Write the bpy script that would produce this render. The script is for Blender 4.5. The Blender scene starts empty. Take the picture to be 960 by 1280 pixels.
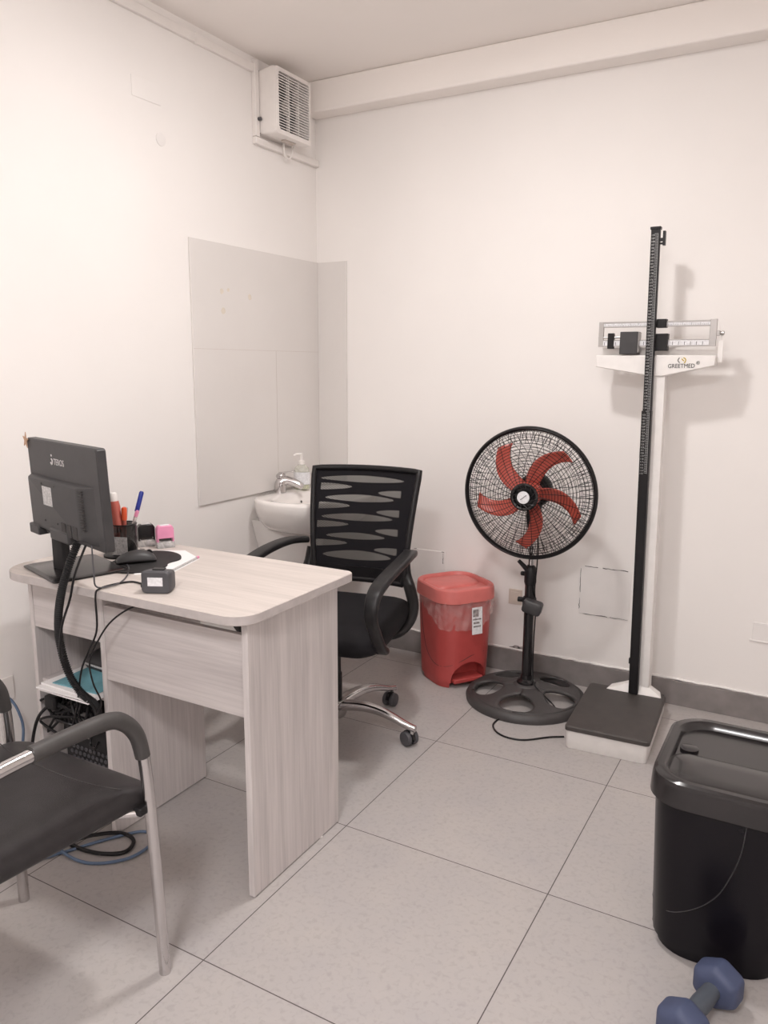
import bpy, math, random
from math import sin, cos, pi, radians as rad
from mathutils import Vector, Matrix, Euler
random.seed(7)
COL = bpy.context.scene.collection

# ------------------------------------------------------------ materials
def nodes(name):
    m = bpy.data.materials.new(name); m.use_nodes = True
    nt = m.node_tree
    return m, nt, nt.nodes['Principled BSDF']

def simple(name, col, rough=.5, metal=0, var=.03, scale=30, bump=0.0, coat=0, bscale=None, spec=None):
    """procedural: colour broken up slightly by noise"""
    m, nt, b = nodes(name)
    tc = nt.nodes.new('ShaderNodeTexCoord')
    n = nt.nodes.new('ShaderNodeTexNoise'); n.inputs['Scale'].default_value = scale; n.inputs['Detail'].default_value = 4
    nt.links.new(tc.outputs['Object'], n.inputs['Vector'])
    r = nt.nodes.new('ShaderNodeValToRGB')
    r.color_ramp.elements[0].color = [max(0, c*(1-var*2)) for c in col] + [1]
    r.color_ramp.elements[1].color = [min(1, c*(1+var*2)) for c in col] + [1]
    r.color_ramp.elements[0].position = .3; r.color_ramp.elements[1].position = .7
    nt.links.new(n.outputs['Fac'], r.inputs['Fac'])
    nt.links.new(r.outputs['Color'], b.inputs['Base Color'])
    b.inputs['Roughness'].default_value = rough; b.inputs['Metallic'].default_value = metal
    if coat: b.inputs['Coat Weight'].default_value = coat
    if spec is None and max(col) < .03: spec = .28
    if spec is not None: b.inputs['Specular IOR Level'].default_value = spec
    if bump:
        n2 = nt.nodes.new('ShaderNodeTexNoise'); n2.inputs['Scale'].default_value = bscale or scale*6
        nt.links.new(tc.outputs['Object'], n2.inputs['Vector'])
        bp = nt.nodes.new('ShaderNodeBump'); bp.inputs['Strength'].default_value = bump; bp.inputs['Distance'].default_value = .002
        nt.links.new(n2.outputs['Fac'], bp.inputs['Height']); nt.links.new(bp.outputs['Normal'], b.inputs['Normal'])
    return m

def wood(name, axis, light, dark, seed=0):
    m, nt, b = nodes(name)
    tc = nt.nodes.new('ShaderNodeTexCoord')
    def layer(sc_long, sc_cross, detail):
        mp = nt.nodes.new('ShaderNodeMapping')
        s = [sc_cross]*3; s[axis] = sc_long
        mp.inputs['Scale'].default_value = s; mp.inputs['Location'].default_value = (seed, seed*2, seed*3)
        nt.links.new(tc.outputs['Object'], mp.inputs['Vector'])
        n = nt.nodes.new('ShaderNodeTexNoise'); n.inputs['Scale'].default_value = 1; n.inputs['Detail'].default_value = detail
        n.inputs['Distortion'].default_value = .5
        nt.links.new(mp.outputs['Vector'], n.inputs['Vector'])
        return n.outputs['Fac']
    a, c = layer(1.6, 24, 5), layer(5, 150, 3)
    mx = nt.nodes.new('ShaderNodeMath'); mx.operation = 'MULTIPLY_ADD'; mx.inputs[1].default_value = .55
    sc = nt.nodes.new('ShaderNodeMath'); sc.operation = 'MULTIPLY'; sc.inputs[1].default_value = .45
    nt.links.new(c, sc.inputs[0]); nt.links.new(a, mx.inputs[0]); nt.links.new(sc.outputs[0], mx.inputs[2])
    r = nt.nodes.new('ShaderNodeValToRGB')
    r.color_ramp.elements[0].position = .36; r.color_ramp.elements[1].position = .62
    r.color_ramp.elements[0].color = list(dark)+[1]; r.color_ramp.elements[1].color = list(light)+[1]
    nt.links.new(mx.outputs[0], r.inputs['Fac']); nt.links.new(r.outputs['Color'], b.inputs['Base Color'])
    b.inputs['Roughness'].default_value = .5
    return m

def glass(name, col, alpha, rough=.1):
    """thin clear plastic: partly transparent, partly glossy"""
    m, nt, b = nodes(name)
    b.inputs['Base Color'].default_value = list(col)+[1]; b.inputs['Roughness'].default_value = rough
    tr = nt.nodes.new('ShaderNodeBsdfTransparent'); mx = nt.nodes.new('ShaderNodeMixShader')
    tc = nt.nodes.new('ShaderNodeTexCoord'); n = nt.nodes.new('ShaderNodeTexNoise'); n.inputs['Scale'].default_value = 22
    n.inputs['Detail'].default_value = 5; n.inputs['Distortion'].default_value = 1.5
    nt.links.new(tc.outputs['Object'], n.inputs['Vector'])
    mr = nt.nodes.new('ShaderNodeMapRange'); mr.inputs[1].default_value = .35; mr.inputs[2].default_value = .7
    mr.inputs[3].default_value = alpha*.6; mr.inputs[4].default_value = min(1, alpha*1.5)
    nt.links.new(n.outputs['Fac'], mr.inputs[0]); nt.links.new(mr.outputs[0], mx.inputs['Fac'])
    nt.links.new(tr.outputs[0], mx.inputs[1]); nt.links.new(b.outputs[0], mx.inputs[2])
    nt.links.new(mx.outputs[0], nt.nodes['Material Output'].inputs['Surface'])
    return m

def floor_mat(a, b0, T):
    m, nt, b = nodes('floor_tiles')
    tc = nt.nodes.new('ShaderNodeTexCoord'); sx = nt.nodes.new('ShaderNodeSeparateXYZ')
    nt.links.new(tc.outputs['Object'], sx.inputs[0])
    def mth(op, *ins):
        n = nt.nodes.new('ShaderNodeMath'); n.operation = op
        for i, v in enumerate(ins):
            if isinstance(v, (int, float)): n.inputs[i].default_value = v
            else: nt.links.new(v, n.inputs[i])
        return n.outputs[0]
    def line(o, off):
        s = mth('DIVIDE', mth('SUBTRACT', o, off), T)
        f = mth('ABSOLUTE', mth('SUBTRACT', s, mth('ROUND', s)))
        return mth('LESS_THAN', f, .0013/T)
    g = mth('MAXIMUM', line(sx.outputs[0], a), line(sx.outputs[1], b0))
    # per tile tone
    cx = mth('FLOOR', mth('DIVIDE', mth('SUBTRACT', sx.outputs[0], a), T)); cy = mth('FLOOR', mth('DIVIDE', mth('SUBTRACT', sx.outputs[1], b0), T))
    cb = nt.nodes.new('ShaderNodeCombineXYZ'); nt.links.new(cx, cb.inputs[0]); nt.links.new(cy, cb.inputs[1])
    wn = nt.nodes.new('ShaderNodeTexWhiteNoise'); nt.links.new(cb.outputs[0], wn.inputs['Vector'])
    n1 = nt.nodes.new('ShaderNodeTexNoise'); n1.inputs['Scale'].default_value = 5; n1.inputs['Detail'].default_value = 8; n1.inputs['Roughness'].default_value = .65
    n2 = nt.nodes.new('ShaderNodeTexNoise'); n2.inputs['Scale'].default_value = 75; n2.inputs['Detail'].default_value = 5; n2.inputs['Distortion'].default_value = .6
    for n in (n1, n2): nt.links.new(tc.outputs['Object'], n.inputs['Vector'])
    r1 = nt.nodes.new('ShaderNodeValToRGB')
    r1.color_ramp.elements[0].position = .3; r1.color_ramp.elements[1].position = .7
    r1.color_ramp.elements[0].color = (.395, .370, .368, 1); r1.color_ramp.elements[1].color = (.435, .402, .385, 1)
    nt.links.new(n1.outputs['Fac'], r1.inputs['Fac'])
    r2 = nt.nodes.new('ShaderNodeValToRGB')
    r2.color_ramp.elements[0].position = .25; r2.color_ramp.elements[1].position = .5
    r2.color_ramp.elements[0].color = (.86, .855, .85, 1); r2.color_ramp.elements[1].color = (1, 1, 1, 1)
    nt.links.new(n2.outputs['Fac'], r2.inputs['Fac'])
    mu = nt.nodes.new('ShaderNodeMix'); mu.data_type = 'RGBA'; mu.blend_type = 'MULTIPLY'; mu.inputs['Factor'].default_value = 1
    nt.links.new(r1.outputs['Color'], mu.inputs[6]); nt.links.new(r2.outputs['Color'], mu.inputs[7])
    mr = nt.nodes.new('ShaderNodeMapRange'); mr.inputs[3].default_value = .96; mr.inputs[4].default_value = 1.03
    nt.links.new(wn.outputs['Value'], mr.inputs[0])
    m3 = nt.nodes.new('ShaderNodeMix'); m3.data_type = 'RGBA'; m3.blend_type = 'MULTIPLY'; m3.inputs['Factor'].default_value = 1
    nt.links.new(mu.outputs[2], m3.inputs[6]); nt.links.new(mr.outputs[0], m3.inputs[7])
    m2 = nt.nodes.new('ShaderNodeMix'); m2.data_type = 'RGBA'
    nt.links.new(g, m2.inputs['Factor']); nt.links.new(m3.outputs[2], m2.inputs[6]); m2.inputs[7].default_value = (.07, .058, .055, 1)
    nt.links.new(m2.outputs[2], b.inputs['Base Color'])
    b.inputs['Roughness'].default_value = .5
    return m

def mesh_fabric():
    """black office mesh with see-through lens-shaped rows"""
    m, nt, b = nodes('mesh_fabric')
    tc = nt.nodes.new('ShaderNodeTexCoord'); sx = nt.nodes.new('ShaderNodeSeparateXYZ')
    nt.links.new(tc.outputs['Object'], sx.inputs[0])
    def mth(op, *ins):
        n = nt.nodes.new('ShaderNodeMath'); n.operation = op
        for i, v in enumerate(ins):
            if isinstance(v, (int, float)): n.inputs[i].default_value = v
            else: nt.links.new(v, n.inputs[i])
        return n.outputs[0]
    x, z = sx.outputs[0], sx.outputs[2]
    shapes = []
    for cx, cz, a, h in [(0.0, .883, .165, .0125), (-.005, .812, .135, .0135), (-.008, .742, .14, .0135), (-.01, .672, .115, .0125), (0, .60, .135, .018)]:
        shapes.append((cx, cz, a, h, None))
    for cz in (.845, .775, .706, .636):
        shapes.append((-.158, cz+.008, .115, .0125, (-.162, 1)))
        shapes.append((.150, cz-.010, .085, .0125, (.158, -1)))
    acc = None
    for cx, cz, a, h, cl in shapes:
        d = mth('ADD', mth('POWER', mth('ABSOLUTE', mth('DIVIDE', mth('SUBTRACT', x, cx), a)), 1.5),
                mth('POWER', mth('ABSOLUTE', mth('DIVIDE', mth('SUBTRACT', z, cz), h)), 1.8))
        s = mth('LESS_THAN', d, 1)
        if cl:
            s = mth('MULTIPLY', s, mth('GREATER_THAN', x, cl[0]) if cl[1] > 0 else mth('LESS_THAN', x, cl[0]))
        acc = s if acc is None else mth('MAXIMUM', acc, s)
    # diagonal weave inside the open rows
    w = mth('SINE', mth('MULTIPLY', mth('ADD', mth('MULTIPLY', x, .55), z), 950))
    w = mth('ADD', mth('MULTIPLY', w, .09), .19)
    op = mth('MULTIPLY', acc, w)
    b.inputs['Roughness'].default_value = .9; b.inputs['Specular IOR Level'].default_value = .15
    mix = nt.nodes.new('ShaderNodeMix'); mix.data_type = 'RGBA'; nt.links.new(acc, mix.inputs['Factor'])
    mix.inputs[6].default_value = (.011, .010, .012, 1); mix.inputs[7].default_value = (.075, .073, .068, 1)
    nt.links.new(mix.outputs[2], b.inputs['Base Color'])
    tr = nt.nodes.new('ShaderNodeBsdfTransparent'); mx = nt.nodes.new('ShaderNodeMixShader')
    nt.links.new(op, mx.inputs['Fac']); nt.links.new(b.outputs[0], mx.inputs[1]); nt.links.new(tr.outputs[0], mx.inputs[2])
    nt.links.new(mx.outputs[0], nt.nodes['Material Output'].inputs['Surface'])
    return m

def emis(name, col, s):
    m, nt, b = nodes(name)
    b.inputs['Emission Color'].default_value = list(col)+[1]; b.inputs['Emission Strength'].default_value = s
    return m

M = dict(
    wall=simple('wall_paint', (.81, .782, .762), .75, var=.008, scale=2.2, bump=.06, bscale=60),
    ceil=simple('ceiling_paint', (.86, .82, .79), .8, var=.008, scale=2),
    patch=simple('wall_repair_paint', (.78, .754, .738), .7, var=.01, scale=5),
    splash=simple('splash_laminate', (.68, .65, .63), .35, var=.01, scale=3),
    skirt=simple('skirting_tile', (.215, .195, .19), .5, var=.07, scale=16),
    floor=floor_mat(.9989, -1.3525, .6),
    white_plastic=simple('white_plastic', (.78, .745, .72), .35, var=.01),
    ivory=simple('ivory_plastic', (.60, .53, .47), .4, var=.02),
    beige=simple('beige_plastic', (.50, .44, .40), .4, var=.02),
    wood_x=wood('greige_wood_along_x', 0, (.60, .54, .505), (.49, .44, .41)),
    wood_z=wood('greige_wood_upright', 2, (.60, .555, .545), (.46, .425, .42), 3),
    wood_x2=wood('greige_wood_rail', 0, (.58, .535, .525), (.46, .42, .415), 5),
    edge=simple('desk_edge_band', (.46, .42, .41), .45, var=.04, scale=40),
    black=simple('black_plastic', (.012, .011, .012), .38, var=.05),
    black_gloss=simple('glossy_black_plastic', (.010, .009, .010), .2, var=.05, spec=.5),
    bin_black=simple('bin_black_plastic', (.006, .005, .007), .26, var=.05, spec=.22),
    bin_lid=simple('bin_lid_black_plastic', (.012, .010, .011), .24, var=.05, spec=.55, coat=.2),
    armblack=simple('arm_black_plastic', (.016, .015, .016), .4, var=.05),
    black_matte=simple('matte_black_plastic', (.020, .019, .020), .6, var=.08),
    dark=simple('charcoal_plastic', (.038, .036, .038), .45, var=.05),
    dgrey=simple('dark_grey_plastic', (.07, .068, .075), .5, var=.04),
    fanbase=simple('fan_base_plastic', (.050, .045, .045), .5, var=.05),
    mat=simple('rubber_mat', (.055, .047, .044), .6, var=.06, bump=.3, bscale=900),
    leather=simple('black_leatherette', (.026, .023, .024), .36, var=.08, bump=.25, bscale=500),
    pad=simple('arm_foam', (.050, .046, .045), .5, var=.05, bump=.2, bscale=700),
    seatfab=simple('black_seat_fabric', (.008, .007, .009), .8, var=.1, bump=.3, bscale=900),
    chrome=simple('chrome', (.62, .60, .60), .16, 1, var=.01),
    steel=simple('brushed_steel', (.55, .53, .52), .3, 1, var=.02),
    alu=simple('grey_aluminium', (.42, .40, .39), .4, .6, var=.02),
    white_paint=simple('white_enamel', (.78, .755, .735), .3, var=.015),
    ceramic=simple('white_ceramic', (.80, .765, .74), .08, var=.005, coat=.5),
    red=simple('red_plastic', (.42, .062, .058), .38, var=.02),
    redlid=simple('red_lid_plastic', (.60, .155, .140), .42, var=.02),
    redblade=simple('red_blade_plastic', (.48, .085, .060), .35, var=.02),
    blue=simple('blue_neoprene', (.050, .064, .125), .6, var=.03),
    bluegrip=simple('grey_blue_grip', (.060, .070, .088), .6, var=.03),
    paper=simple('white_paper', (.82, .80, .80), .8, var=.01),
    teal=simple('teal_folder', (.16, .36, .42), .6, var=.08, scale=20),
    pink=simple('pink_plastic', (.75, .28, .45), .35, var=.02),
    bluecable=simple('blue_cable_jacket', (.10, .15, .24), .5, var=.04),
    bluepen=simple('blue_pen_plastic', (.015, .03, .25), .3, var=.02),
    orange=simple('orange_plastic', (.75, .10, .03), .35, var=.02),
    coral=simple('coral_plastic', (.50, .12, .09), .4, var=.04),
    greyprint=simple('grey_print', (.22, .20, .20), .7, var=.3, scale=120),
    label=simple('label_white', (.72, .72, .74), .5, var=.06, scale=150),
    labelgrey=simple('label_silver', (.48, .47, .47), .4, var=.15, scale=200),
    ink=simple('black_ink', (.03, .03, .03), .6),
    gold=simple('gold_ink', (.55, .40, .03), .6),
    tick=simple('white_ink', (.42, .42, .42), .6),
    logo=simple('silver_ink', (.62, .60, .60), .5),
    crack=simple('dark_gap', (.05, .045, .045), .9),
    wooden=simple('tan_card', (.48, .30, .20), .7, var=.06),
    tube_clear=glass('clear_plastic', (.80, .78, .76), .35),
    smoke=glass('smoked_acrylic', (.02, .02, .02), .72),
    bag=glass('clear_bin_liner', (.80, .62, .60), .20, .2),
    soap=glass('clear_bottle', (.66, .66, .58), .45),
    soapliq=simple('pale_yellow_gel', (.60, .62, .38), .2, var=.02),
    blotch=simple('adhesive_residue', (.66, .60, .52), .6, var=.05, scale=60),
    grime=simple('bare_plaster', (.33, .29, .28), .9, var=.25, scale=60),
    meshf=mesh_fabric(),
    stampbase=glass('clear_stamp_base', (.62, .62, .62), .55),
    lamp=emis('lit_diffuser', (1, .93, .87), 6),
    tangle=simple('tangled_black', (.030, .028, .030), .5, var=.6, scale=60, bump=.8, bscale=120),
)

# ------------------------------------------------------------ mesh builder
class MB:
    def __init__(s): s.v = []; s.f = []
    def add(s, vs, fs):
        o = len(s.v); s.v += [Vector(v) for v in vs]; s.f += [[i+o for i in f] for f in fs]; return s
    def box(s, lo, hi, mat=None):
        x0, y0, z0 = lo; x1, y1, z1 = hi
        vs = [Vector(p) for p in ((x0,y0,z0),(x1,y0,z0),(x1,y1,z0),(x0,y1,z0),(x0,y0,z1),(x1,y0,z1),(x1,y1,z1),(x0,y1,z1))]
        if mat: vs = [mat @ v for v in vs]
        return s.add(vs, [(0,3,2,1),(4,5,6,7),(0,1,5,4),(1,2,6,5),(2,3,7,6),(3,0,4,7)])
    def tube(s, pts, r, n=10, closed=False, smooth=0, flat=1.0):
        pts = [Vector(p) for p in pts]
        if smooth: pts = catmull(pts, smooth, closed)
        m = len(pts)
        rr = r if isinstance(r, (list, tuple)) else None
        ref = None; rings = []
        for i, p in enumerate(pts):
            if closed: t = pts[(i+1) % m]-pts[i-1]
            else: t = pts[min(i+1, m-1)]-pts[max(i-1, 0)]
            t.normalize()
            if ref is None:
                ref = Vector((0,0,1)) if abs(t.z) < .9 else Vector((1,0,0))
                a = t.cross(ref).normalized()
            else:
                a = (a - t*a.dot(t)).normalized()
            b = t.cross(a)
            if rr: k = (len(rr)-1)*i/(m-1); j = min(int(k), len(rr)-2); rad_ = rr[j]+(rr[j+1]-rr[j])*(k-j)
            else: rad_ = r
            rings.append([p+a*rad_*cos(2*pi*q/n)+b*rad_*flat*sin(2*pi*q/n) for q in range(n)])
        return s.loft(rings, closed_ring=closed)
    def loft(s, rings, closed_ring=False, cap=True):
        n = len(rings[0]); m = len(rings); vs = [v for r in rings for v in r]; fs = []
        for i in range(m if closed_ring else m-1):
            j = (i+1) % m
            for q in range(n):
                k = (q+1) % n
                fs.append((i*n+q, i*n+k, j*n+k, j*n+q))
        if not closed_ring and cap:
            fs.append(tuple(range(n))[::-1]); fs.append(tuple((m-1)*n+q for q in range(n)))
        return s.add(vs, fs)
    def lathe(s, prof, c=(0,0,0), n=32, mat=None, cap=True):
        rings = []
        for r, z in prof:
            ring = [Vector((c[0]+r*cos(2*pi*q/n), c[1]+r*sin(2*pi*q/n), c[2]+z)) for q in range(n)]
            if mat: ring = [mat @ v for v in ring]
            rings.append(ring)
        return s.loft(rings, cap=cap)
    def prism(s, poly, axis, lo, hi, mat=None):
        """extrude 2D polygon along axis (0,1,2)"""
        def mk(a, b, h):
            p = [0,0,0]; o = [i for i in range(3) if i != axis]; p[o[0]] = a; p[o[1]] = b; p[axis] = h
            v = Vector(p); return mat @ v if mat else v
        r0 = [mk(a, b, lo) for a, b in poly]; r1 = [mk(a, b, hi) for a, b in poly]
        return s.loft([r0, r1])
    def xf(s, mat): s.v = [mat @ v for v in s.v]; return s

def catmull(pts, k, closed=False):
    out = []; m = len(pts)
    P = lambda i: pts[i % m] if closed else pts[max(0, min(m-1, i))]
    for i in range(m if closed else m-1):
        p0, p1, p2, p3 = P(i-1), P(i), P(i+1), P(i+2)
        for j in range(k):
            t = j/k
            out.append(.5*((2*p1)+(p2-p0)*t+(2*p0-5*p1+4*p2-p3)*t*t+(3*p1-p0-3*p2+p3)*t**3))
    if not closed: out.append(pts[-1].copy())
    return out

def rrect(w, d, r, z, n=6, cx=0, cy=0):
    out = []
    r = min(r, w/2-1e-4, d/2-1e-4)
    for (sx, sy, a0) in ((1,1,0),(-1,1,90),(-1,-1,180),(1,-1,270)):
        for k in range(n+1):
            a = rad(a0+90*k/n)
            out.append(Vector((cx+sx*(w/2-r)+r*cos(a), cy+sy*(d/2-r)+r*sin(a), z)))
    return out

def build(name, mb, mat, parent=None, world=False, bevel=0, seg=2, smooth=40, sub=0, solid=0):
    vs = mb.v
    if parent is not None and world:
        inv = parent.matrix_basis.inverted(); vs = [inv @ v for v in vs]
    me = bpy.data.meshes.new(name); me.from_pydata([tuple(v) for v in vs], [], mb.f)
    import bmesh
    bm = bmesh.new(); bm.from_mesh(me); bmesh.ops.recalc_face_normals(bm, faces=bm.faces); bm.to_mesh(me); bm.free()
    if smooth:
        for p in me.polygons: p.use_smooth = True
        me.set_sharp_from_angle(angle=rad(smooth))
    me.materials.append(M[mat])
    o = bpy.data.objects.new(name, me); COL.objects.link(o)
    if parent is not None: o.parent = parent
    if solid:
        q = o.modifiers.new('s', 'SOLIDIFY'); q.thickness = solid; q.offset = 0
    if bevel:
        q = o.modifiers.new('b', 'BEVEL'); q.width = bevel; q.segments = seg; q.limit_method = 'ANGLE'; q.angle_limit = rad(35)
    if sub:
        q = o.modifiers.new('u', 'SUBSURF'); q.levels = sub; q.render_levels = sub
    return o

def carve(o, cutter_mb):
    """cut a recess into a mesh for good"""
    me = bpy.data.meshes.new('tmp'); me.from_pydata([tuple(v) for v in cutter_mb.v], [], cutter_mb.f)
    import bmesh
    bm = bmesh.new(); bm.from_mesh(me); bmesh.ops.recalc_face_normals(bm, faces=bm.faces); bm.to_mesh(me); bm.free()
    c = bpy.data.objects.new('tmp', me); COL.objects.link(c); c.matrix_basis = o.matrix_basis
    if o.parent: c.parent = o.parent
    q = o.modifiers.new('c', 'BOOLEAN'); q.object = c; q.operation = 'DIFFERENCE'; q.solver = 'EXACT'
    dg = bpy.context.evaluated_depsgraph_get(); dg.update()
    nm = bpy.data.meshes.new_from_object(o.evaluated_get(dg))
    o.modifiers.clear(); o.data = nm
    for p in nm.polygons: p.use_smooth = True
    nm.set_sharp_from_angle(angle=rad(35))
    bpy.data.objects.remove(c); return o

def tag(o, label, cat, group=None, kind=None):
    o['label'] = label
    if cat: o['category'] = cat
    if group: o['group'] = group
    if kind: o['kind'] = kind
    return o
def thing(name, loc, rz, label, cat, group=None):
    o = bpy.data.objects.new(name, None); COL.objects.link(o); o.empty_display_size = .05
    o.location = loc; o.rotation_euler = (0, 0, rz)
    o.matrix_basis = Matrix.Translation(loc) @ Matrix.Rotation(rz, 4, 'Z')
    return tag(o, label, cat, group)
def struct(name, mb, mat, **k):
    o = build(name, mb, mat, **k); o['kind'] = 'structure'; return o
def text(name, body, size, mat, parent, loc, rot=(pi/2,0,0), align='CENTER', sx=1, spacing=1.0, ext=.0002):
    cu = bpy.data.curves.new(name, 'FONT'); cu.body = body; cu.size = size; cu.align_x = align; cu.extrude = ext
    cu.space_line = spacing; cu.materials.append(M[mat]); cu.resolution_u = 3
    t_ = bpy.data.objects.new('tmp', cu); COL.objects.link(t_); dg = bpy.context.evaluated_depsgraph_get(); dg.update()
    me = bpy.data.meshes.new_from_object(t_.evaluated_get(dg)); bpy.data.objects.remove(t_); me.name = name
    o = bpy.data.objects.new(name, me); COL.objects.link(o); o.parent = parent
    o.location = loc; o.rotation_euler = rot; o.scale = (sx, 1, 1)
    return o
def Rz(a): return Matrix.Rotation(a, 4, 'Z')
def T(*a): return Matrix.Translation(a)

# ------------------------------------------------------------ room
XR, YF, H = 3.0, -4.3, 2.50
struct('floor', MB().box((-.1, YF-.1, -.06), (XR+.1, .1, 0)), 'floor', smooth=0)
struct('ceiling', MB().box((-.1, YF-.1, H), (XR+.1, .1, H+.06)), 'ceil', smooth=0)
struct('wall_left', MB().box((-.1, YF-.1, 0), (0, .1, H)), 'wall', smooth=0)
struct('wall_back', MB().box((0, 0, 0), (XR, .1, H)), 'wall', smooth=0)
struct('wall_right', MB().box((XR, YF-.1, 0), (XR+.1, .1, H)), 'wall', smooth=0)
struct('wall_front', MB().box((0, YF-.1, 0), (XR, YF, H)), 'wall', smooth=0)
struct('baseboard_back', MB().box((0, -.011, 0), (XR, .001, .10)), 'skirt', smooth=0, bevel=.0015)
struct('baseboard_left', MB().box((-.001, YF, 0), (.011, -.012, .085)), 'skirt', smooth=0, bevel=.0015)
struct('baseboard_right', MB().box((XR-.011, YF, 0), (XR+.001, -.012, .10)), 'skirt', smooth=0, bevel=.0015)
struct('trim_1', MB().box((0, -.10, 2.375), (XR, .001, H)), 'ceil', smooth=0, bevel=.008)
# lumpy bead of plaster along the top of the skirting
bd = MB(); pts = []
for i in range(120):
    x = .02+i*(XR-.04)/119; pts.append((x, -.002, .102+.004*random.random()))
bd.tube(pts, .0045, 6)
struct('trim_2', bd, 'patch')

# ceiling light (above the picture, the room's lamp)
L = thing('ceiling_light', (1.15, -1.28, H), 0, 'round white ceiling lamp with a lit diffuser above the desk area', 'ceiling lamp')
build('lamp_housing', MB().lathe([(.10,0),(.10,-.022),(.092,-.026),(.086,-.02),(.086,-.004)], n=40), 'white_plastic', L)
build('diffuser', MB().lathe([(.085,-.006),(.085,-.018),(.001,-.019)], n=40), 'lamp', L)
def disk(name, loc, size, W, col):
    l = bpy.data.lights.new(name, 'AREA'); l.shape = 'DISK'; l.size = size; l.energy = W; l.color = col
    o = bpy.data.objects.new(name, l); COL.objects.link(o); o.location = loc; return o
disk('ceiling_lamp_glow', (1.15, -1.28, H-.03), .17, 15, (1, .968, .948))
L2 = thing('ceiling_light', (1.8, -3.6, H), 0, 'large round white ceiling panel lamp behind the viewpoint', 'ceiling lamp')
build('lamp_housing', MB().lathe([(.29,0),(.29,-.020),(.282,-.024),(.272,-.018),(.272,-.004)], n=56), 'white_plastic', L2)
build('diffuser', MB().lathe([(.271,-.006),(.271,-.016),(.001,-.017)], n=56), 'lamp', L2)
disk('rear_lamp_glow', (1.8, -3.6, H-.03), .54, 34, (1, .985, .995))
for p_ in ((1.15, -1.28, 3.6), (1.8, -3.6, 6)):      # added point fills that brighten the ceiling and upper walls
    l = bpy.data.lights.new('ceiling_fill', 'POINT'); l.shadow_soft_size = .07; l.energy = p_[2]; l.color = (1, .972, .962)
    o = bpy.data.objects.new('ceiling_fill', l); COL.objects.link(o); o.location = (p_[0], p_[1], H-.10)

# ------------------------------------------------------------ left wall
sp = thing('splash_panel', (0, -.42, .77), 0, 'tall pale grey splash panel on the left wall above the wash basin', 'wall panel')
build('panel_sheet', MB().box((.0006, -.838, .769), (.009, -.004, 1.768)), 'splash', sp, world=True, bevel=.001)
jb = MB().box((.0088, -.838, 1.3685), (.0094, -.008, 1.3695)); jb.box((.0088, -.3325, .80), (.0094, -.3315, 1.368))
build('joint', jb, 'beige', sp, world=True, smooth=0)
for y, z, r in [(-.67,1.59,.012),(-.632,1.597,.008),(-.664,1.516,.013),(-.50,1.58,.012)]:
    bl = MB(); bl.prism([(y+r*cos(a)*(.8+.3*random.random()), z+r*sin(a)*(.8+.3*random.random())) for a in [i*pi/5 for i in range(10)]], 0, .0085, .0094)
    build('glue_mark', bl, 'blotch', sp, world=True, smooth=0)
sp2 = build('splash_panel', MB().box((.009, -.009, .769), (.163, 0, 1.768)), 'splash', bevel=.001)
tag(sp2, 'narrow pale grey splash panel on the back wall, right of the corner', 'wall panel')

# exhaust fan
ef = thing('exhaust_fan', (0, -.30, 2.32), 0, 'white square exhaust fan with slatted grille high on the left wall by the corner', 'exhaust fan')
yc, zc = -.305, 2.335
def sq(x, hw, hh, c=.012): # ring in YZ at x
    return [Vector((x, yc+p.x, zc+p.y)) for p in rrect(2*hw, 2*hh, c, 0, 4)]
hb = MB().loft([sq(.0,.112,.118), sq(.085,.122,.125), sq(.103,.120,.122), sq(.106,.104,.106), sq(.022,.101,.103)], cap=False)
build('housing', hb, 'white_plastic', ef, world=True)
build('back_plate', MB().box((.0, yc-.112, zc-.115), (.02, yc+.112, zc+.115)), 'black_matte', ef, world=True)
for k in range(20):
    z = zc-.097+k*.194/19
    s = MB().box((-.0025, yc-.104, -.0014), (.0025, yc+.104, .0014)); s.xf(T(.1015,0,z) @ Matrix.Rotation(rad(10), 4, 'Y'))
    build('slat', s, 'white_plastic', ef, world=True, smooth=0)
s = MB()
for dy in (-.03, .035): s.box((.088, yc+dy-.002, zc-.103), (.101, yc+dy+.002, zc+.103))
build('grille_rib', s, 'white_plastic', ef, world=True)
s = MB().lathe([(.03,0),(.03,.03),(.001,.034)], mat=T(.035,yc,zc) @ Matrix.Rotation(pi/2, 4, 'Y'))
build('motor', s, 'alu', ef, world=True)
for k in range(5):
    a = k*2*pi/5; s = MB(); rows = []
    for i in range(7):
        r = .028+.06*i/6; row = []
        for j in range(4):
            t = a+(j/3-.5)*.85; row.append((.05+.016*(j/3-.5), yc+r*cos(t), zc+r*sin(t)))
        rows.append(row)
    vs = [p for r in rows for p in r]; s.add(vs, [(i*4+j, i*4+j+1, i*4+j+5, i*4+j+4) for i in range(6) for j in range(3)])
    build('fan_blade', s, 'dgrey', ef, world=True, solid=.002)
build('latch', MB().box((.05, yc-.02, zc-.130), (.075, yc+.05, zc-.123)), 'beige', ef, world=True, bevel=.002)
build('power_cord', MB().tube([(.03,-.22,2.215),(.035,-.225,2.19),(.03,-.235,2.165),(.028,-.255,2.158),(.03,-.272,2.17),(.03,-.28,2.20),(.035,-.28,2.222)], .0045, 8, smooth=5), 'white_plastic', ef, world=True)

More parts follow.
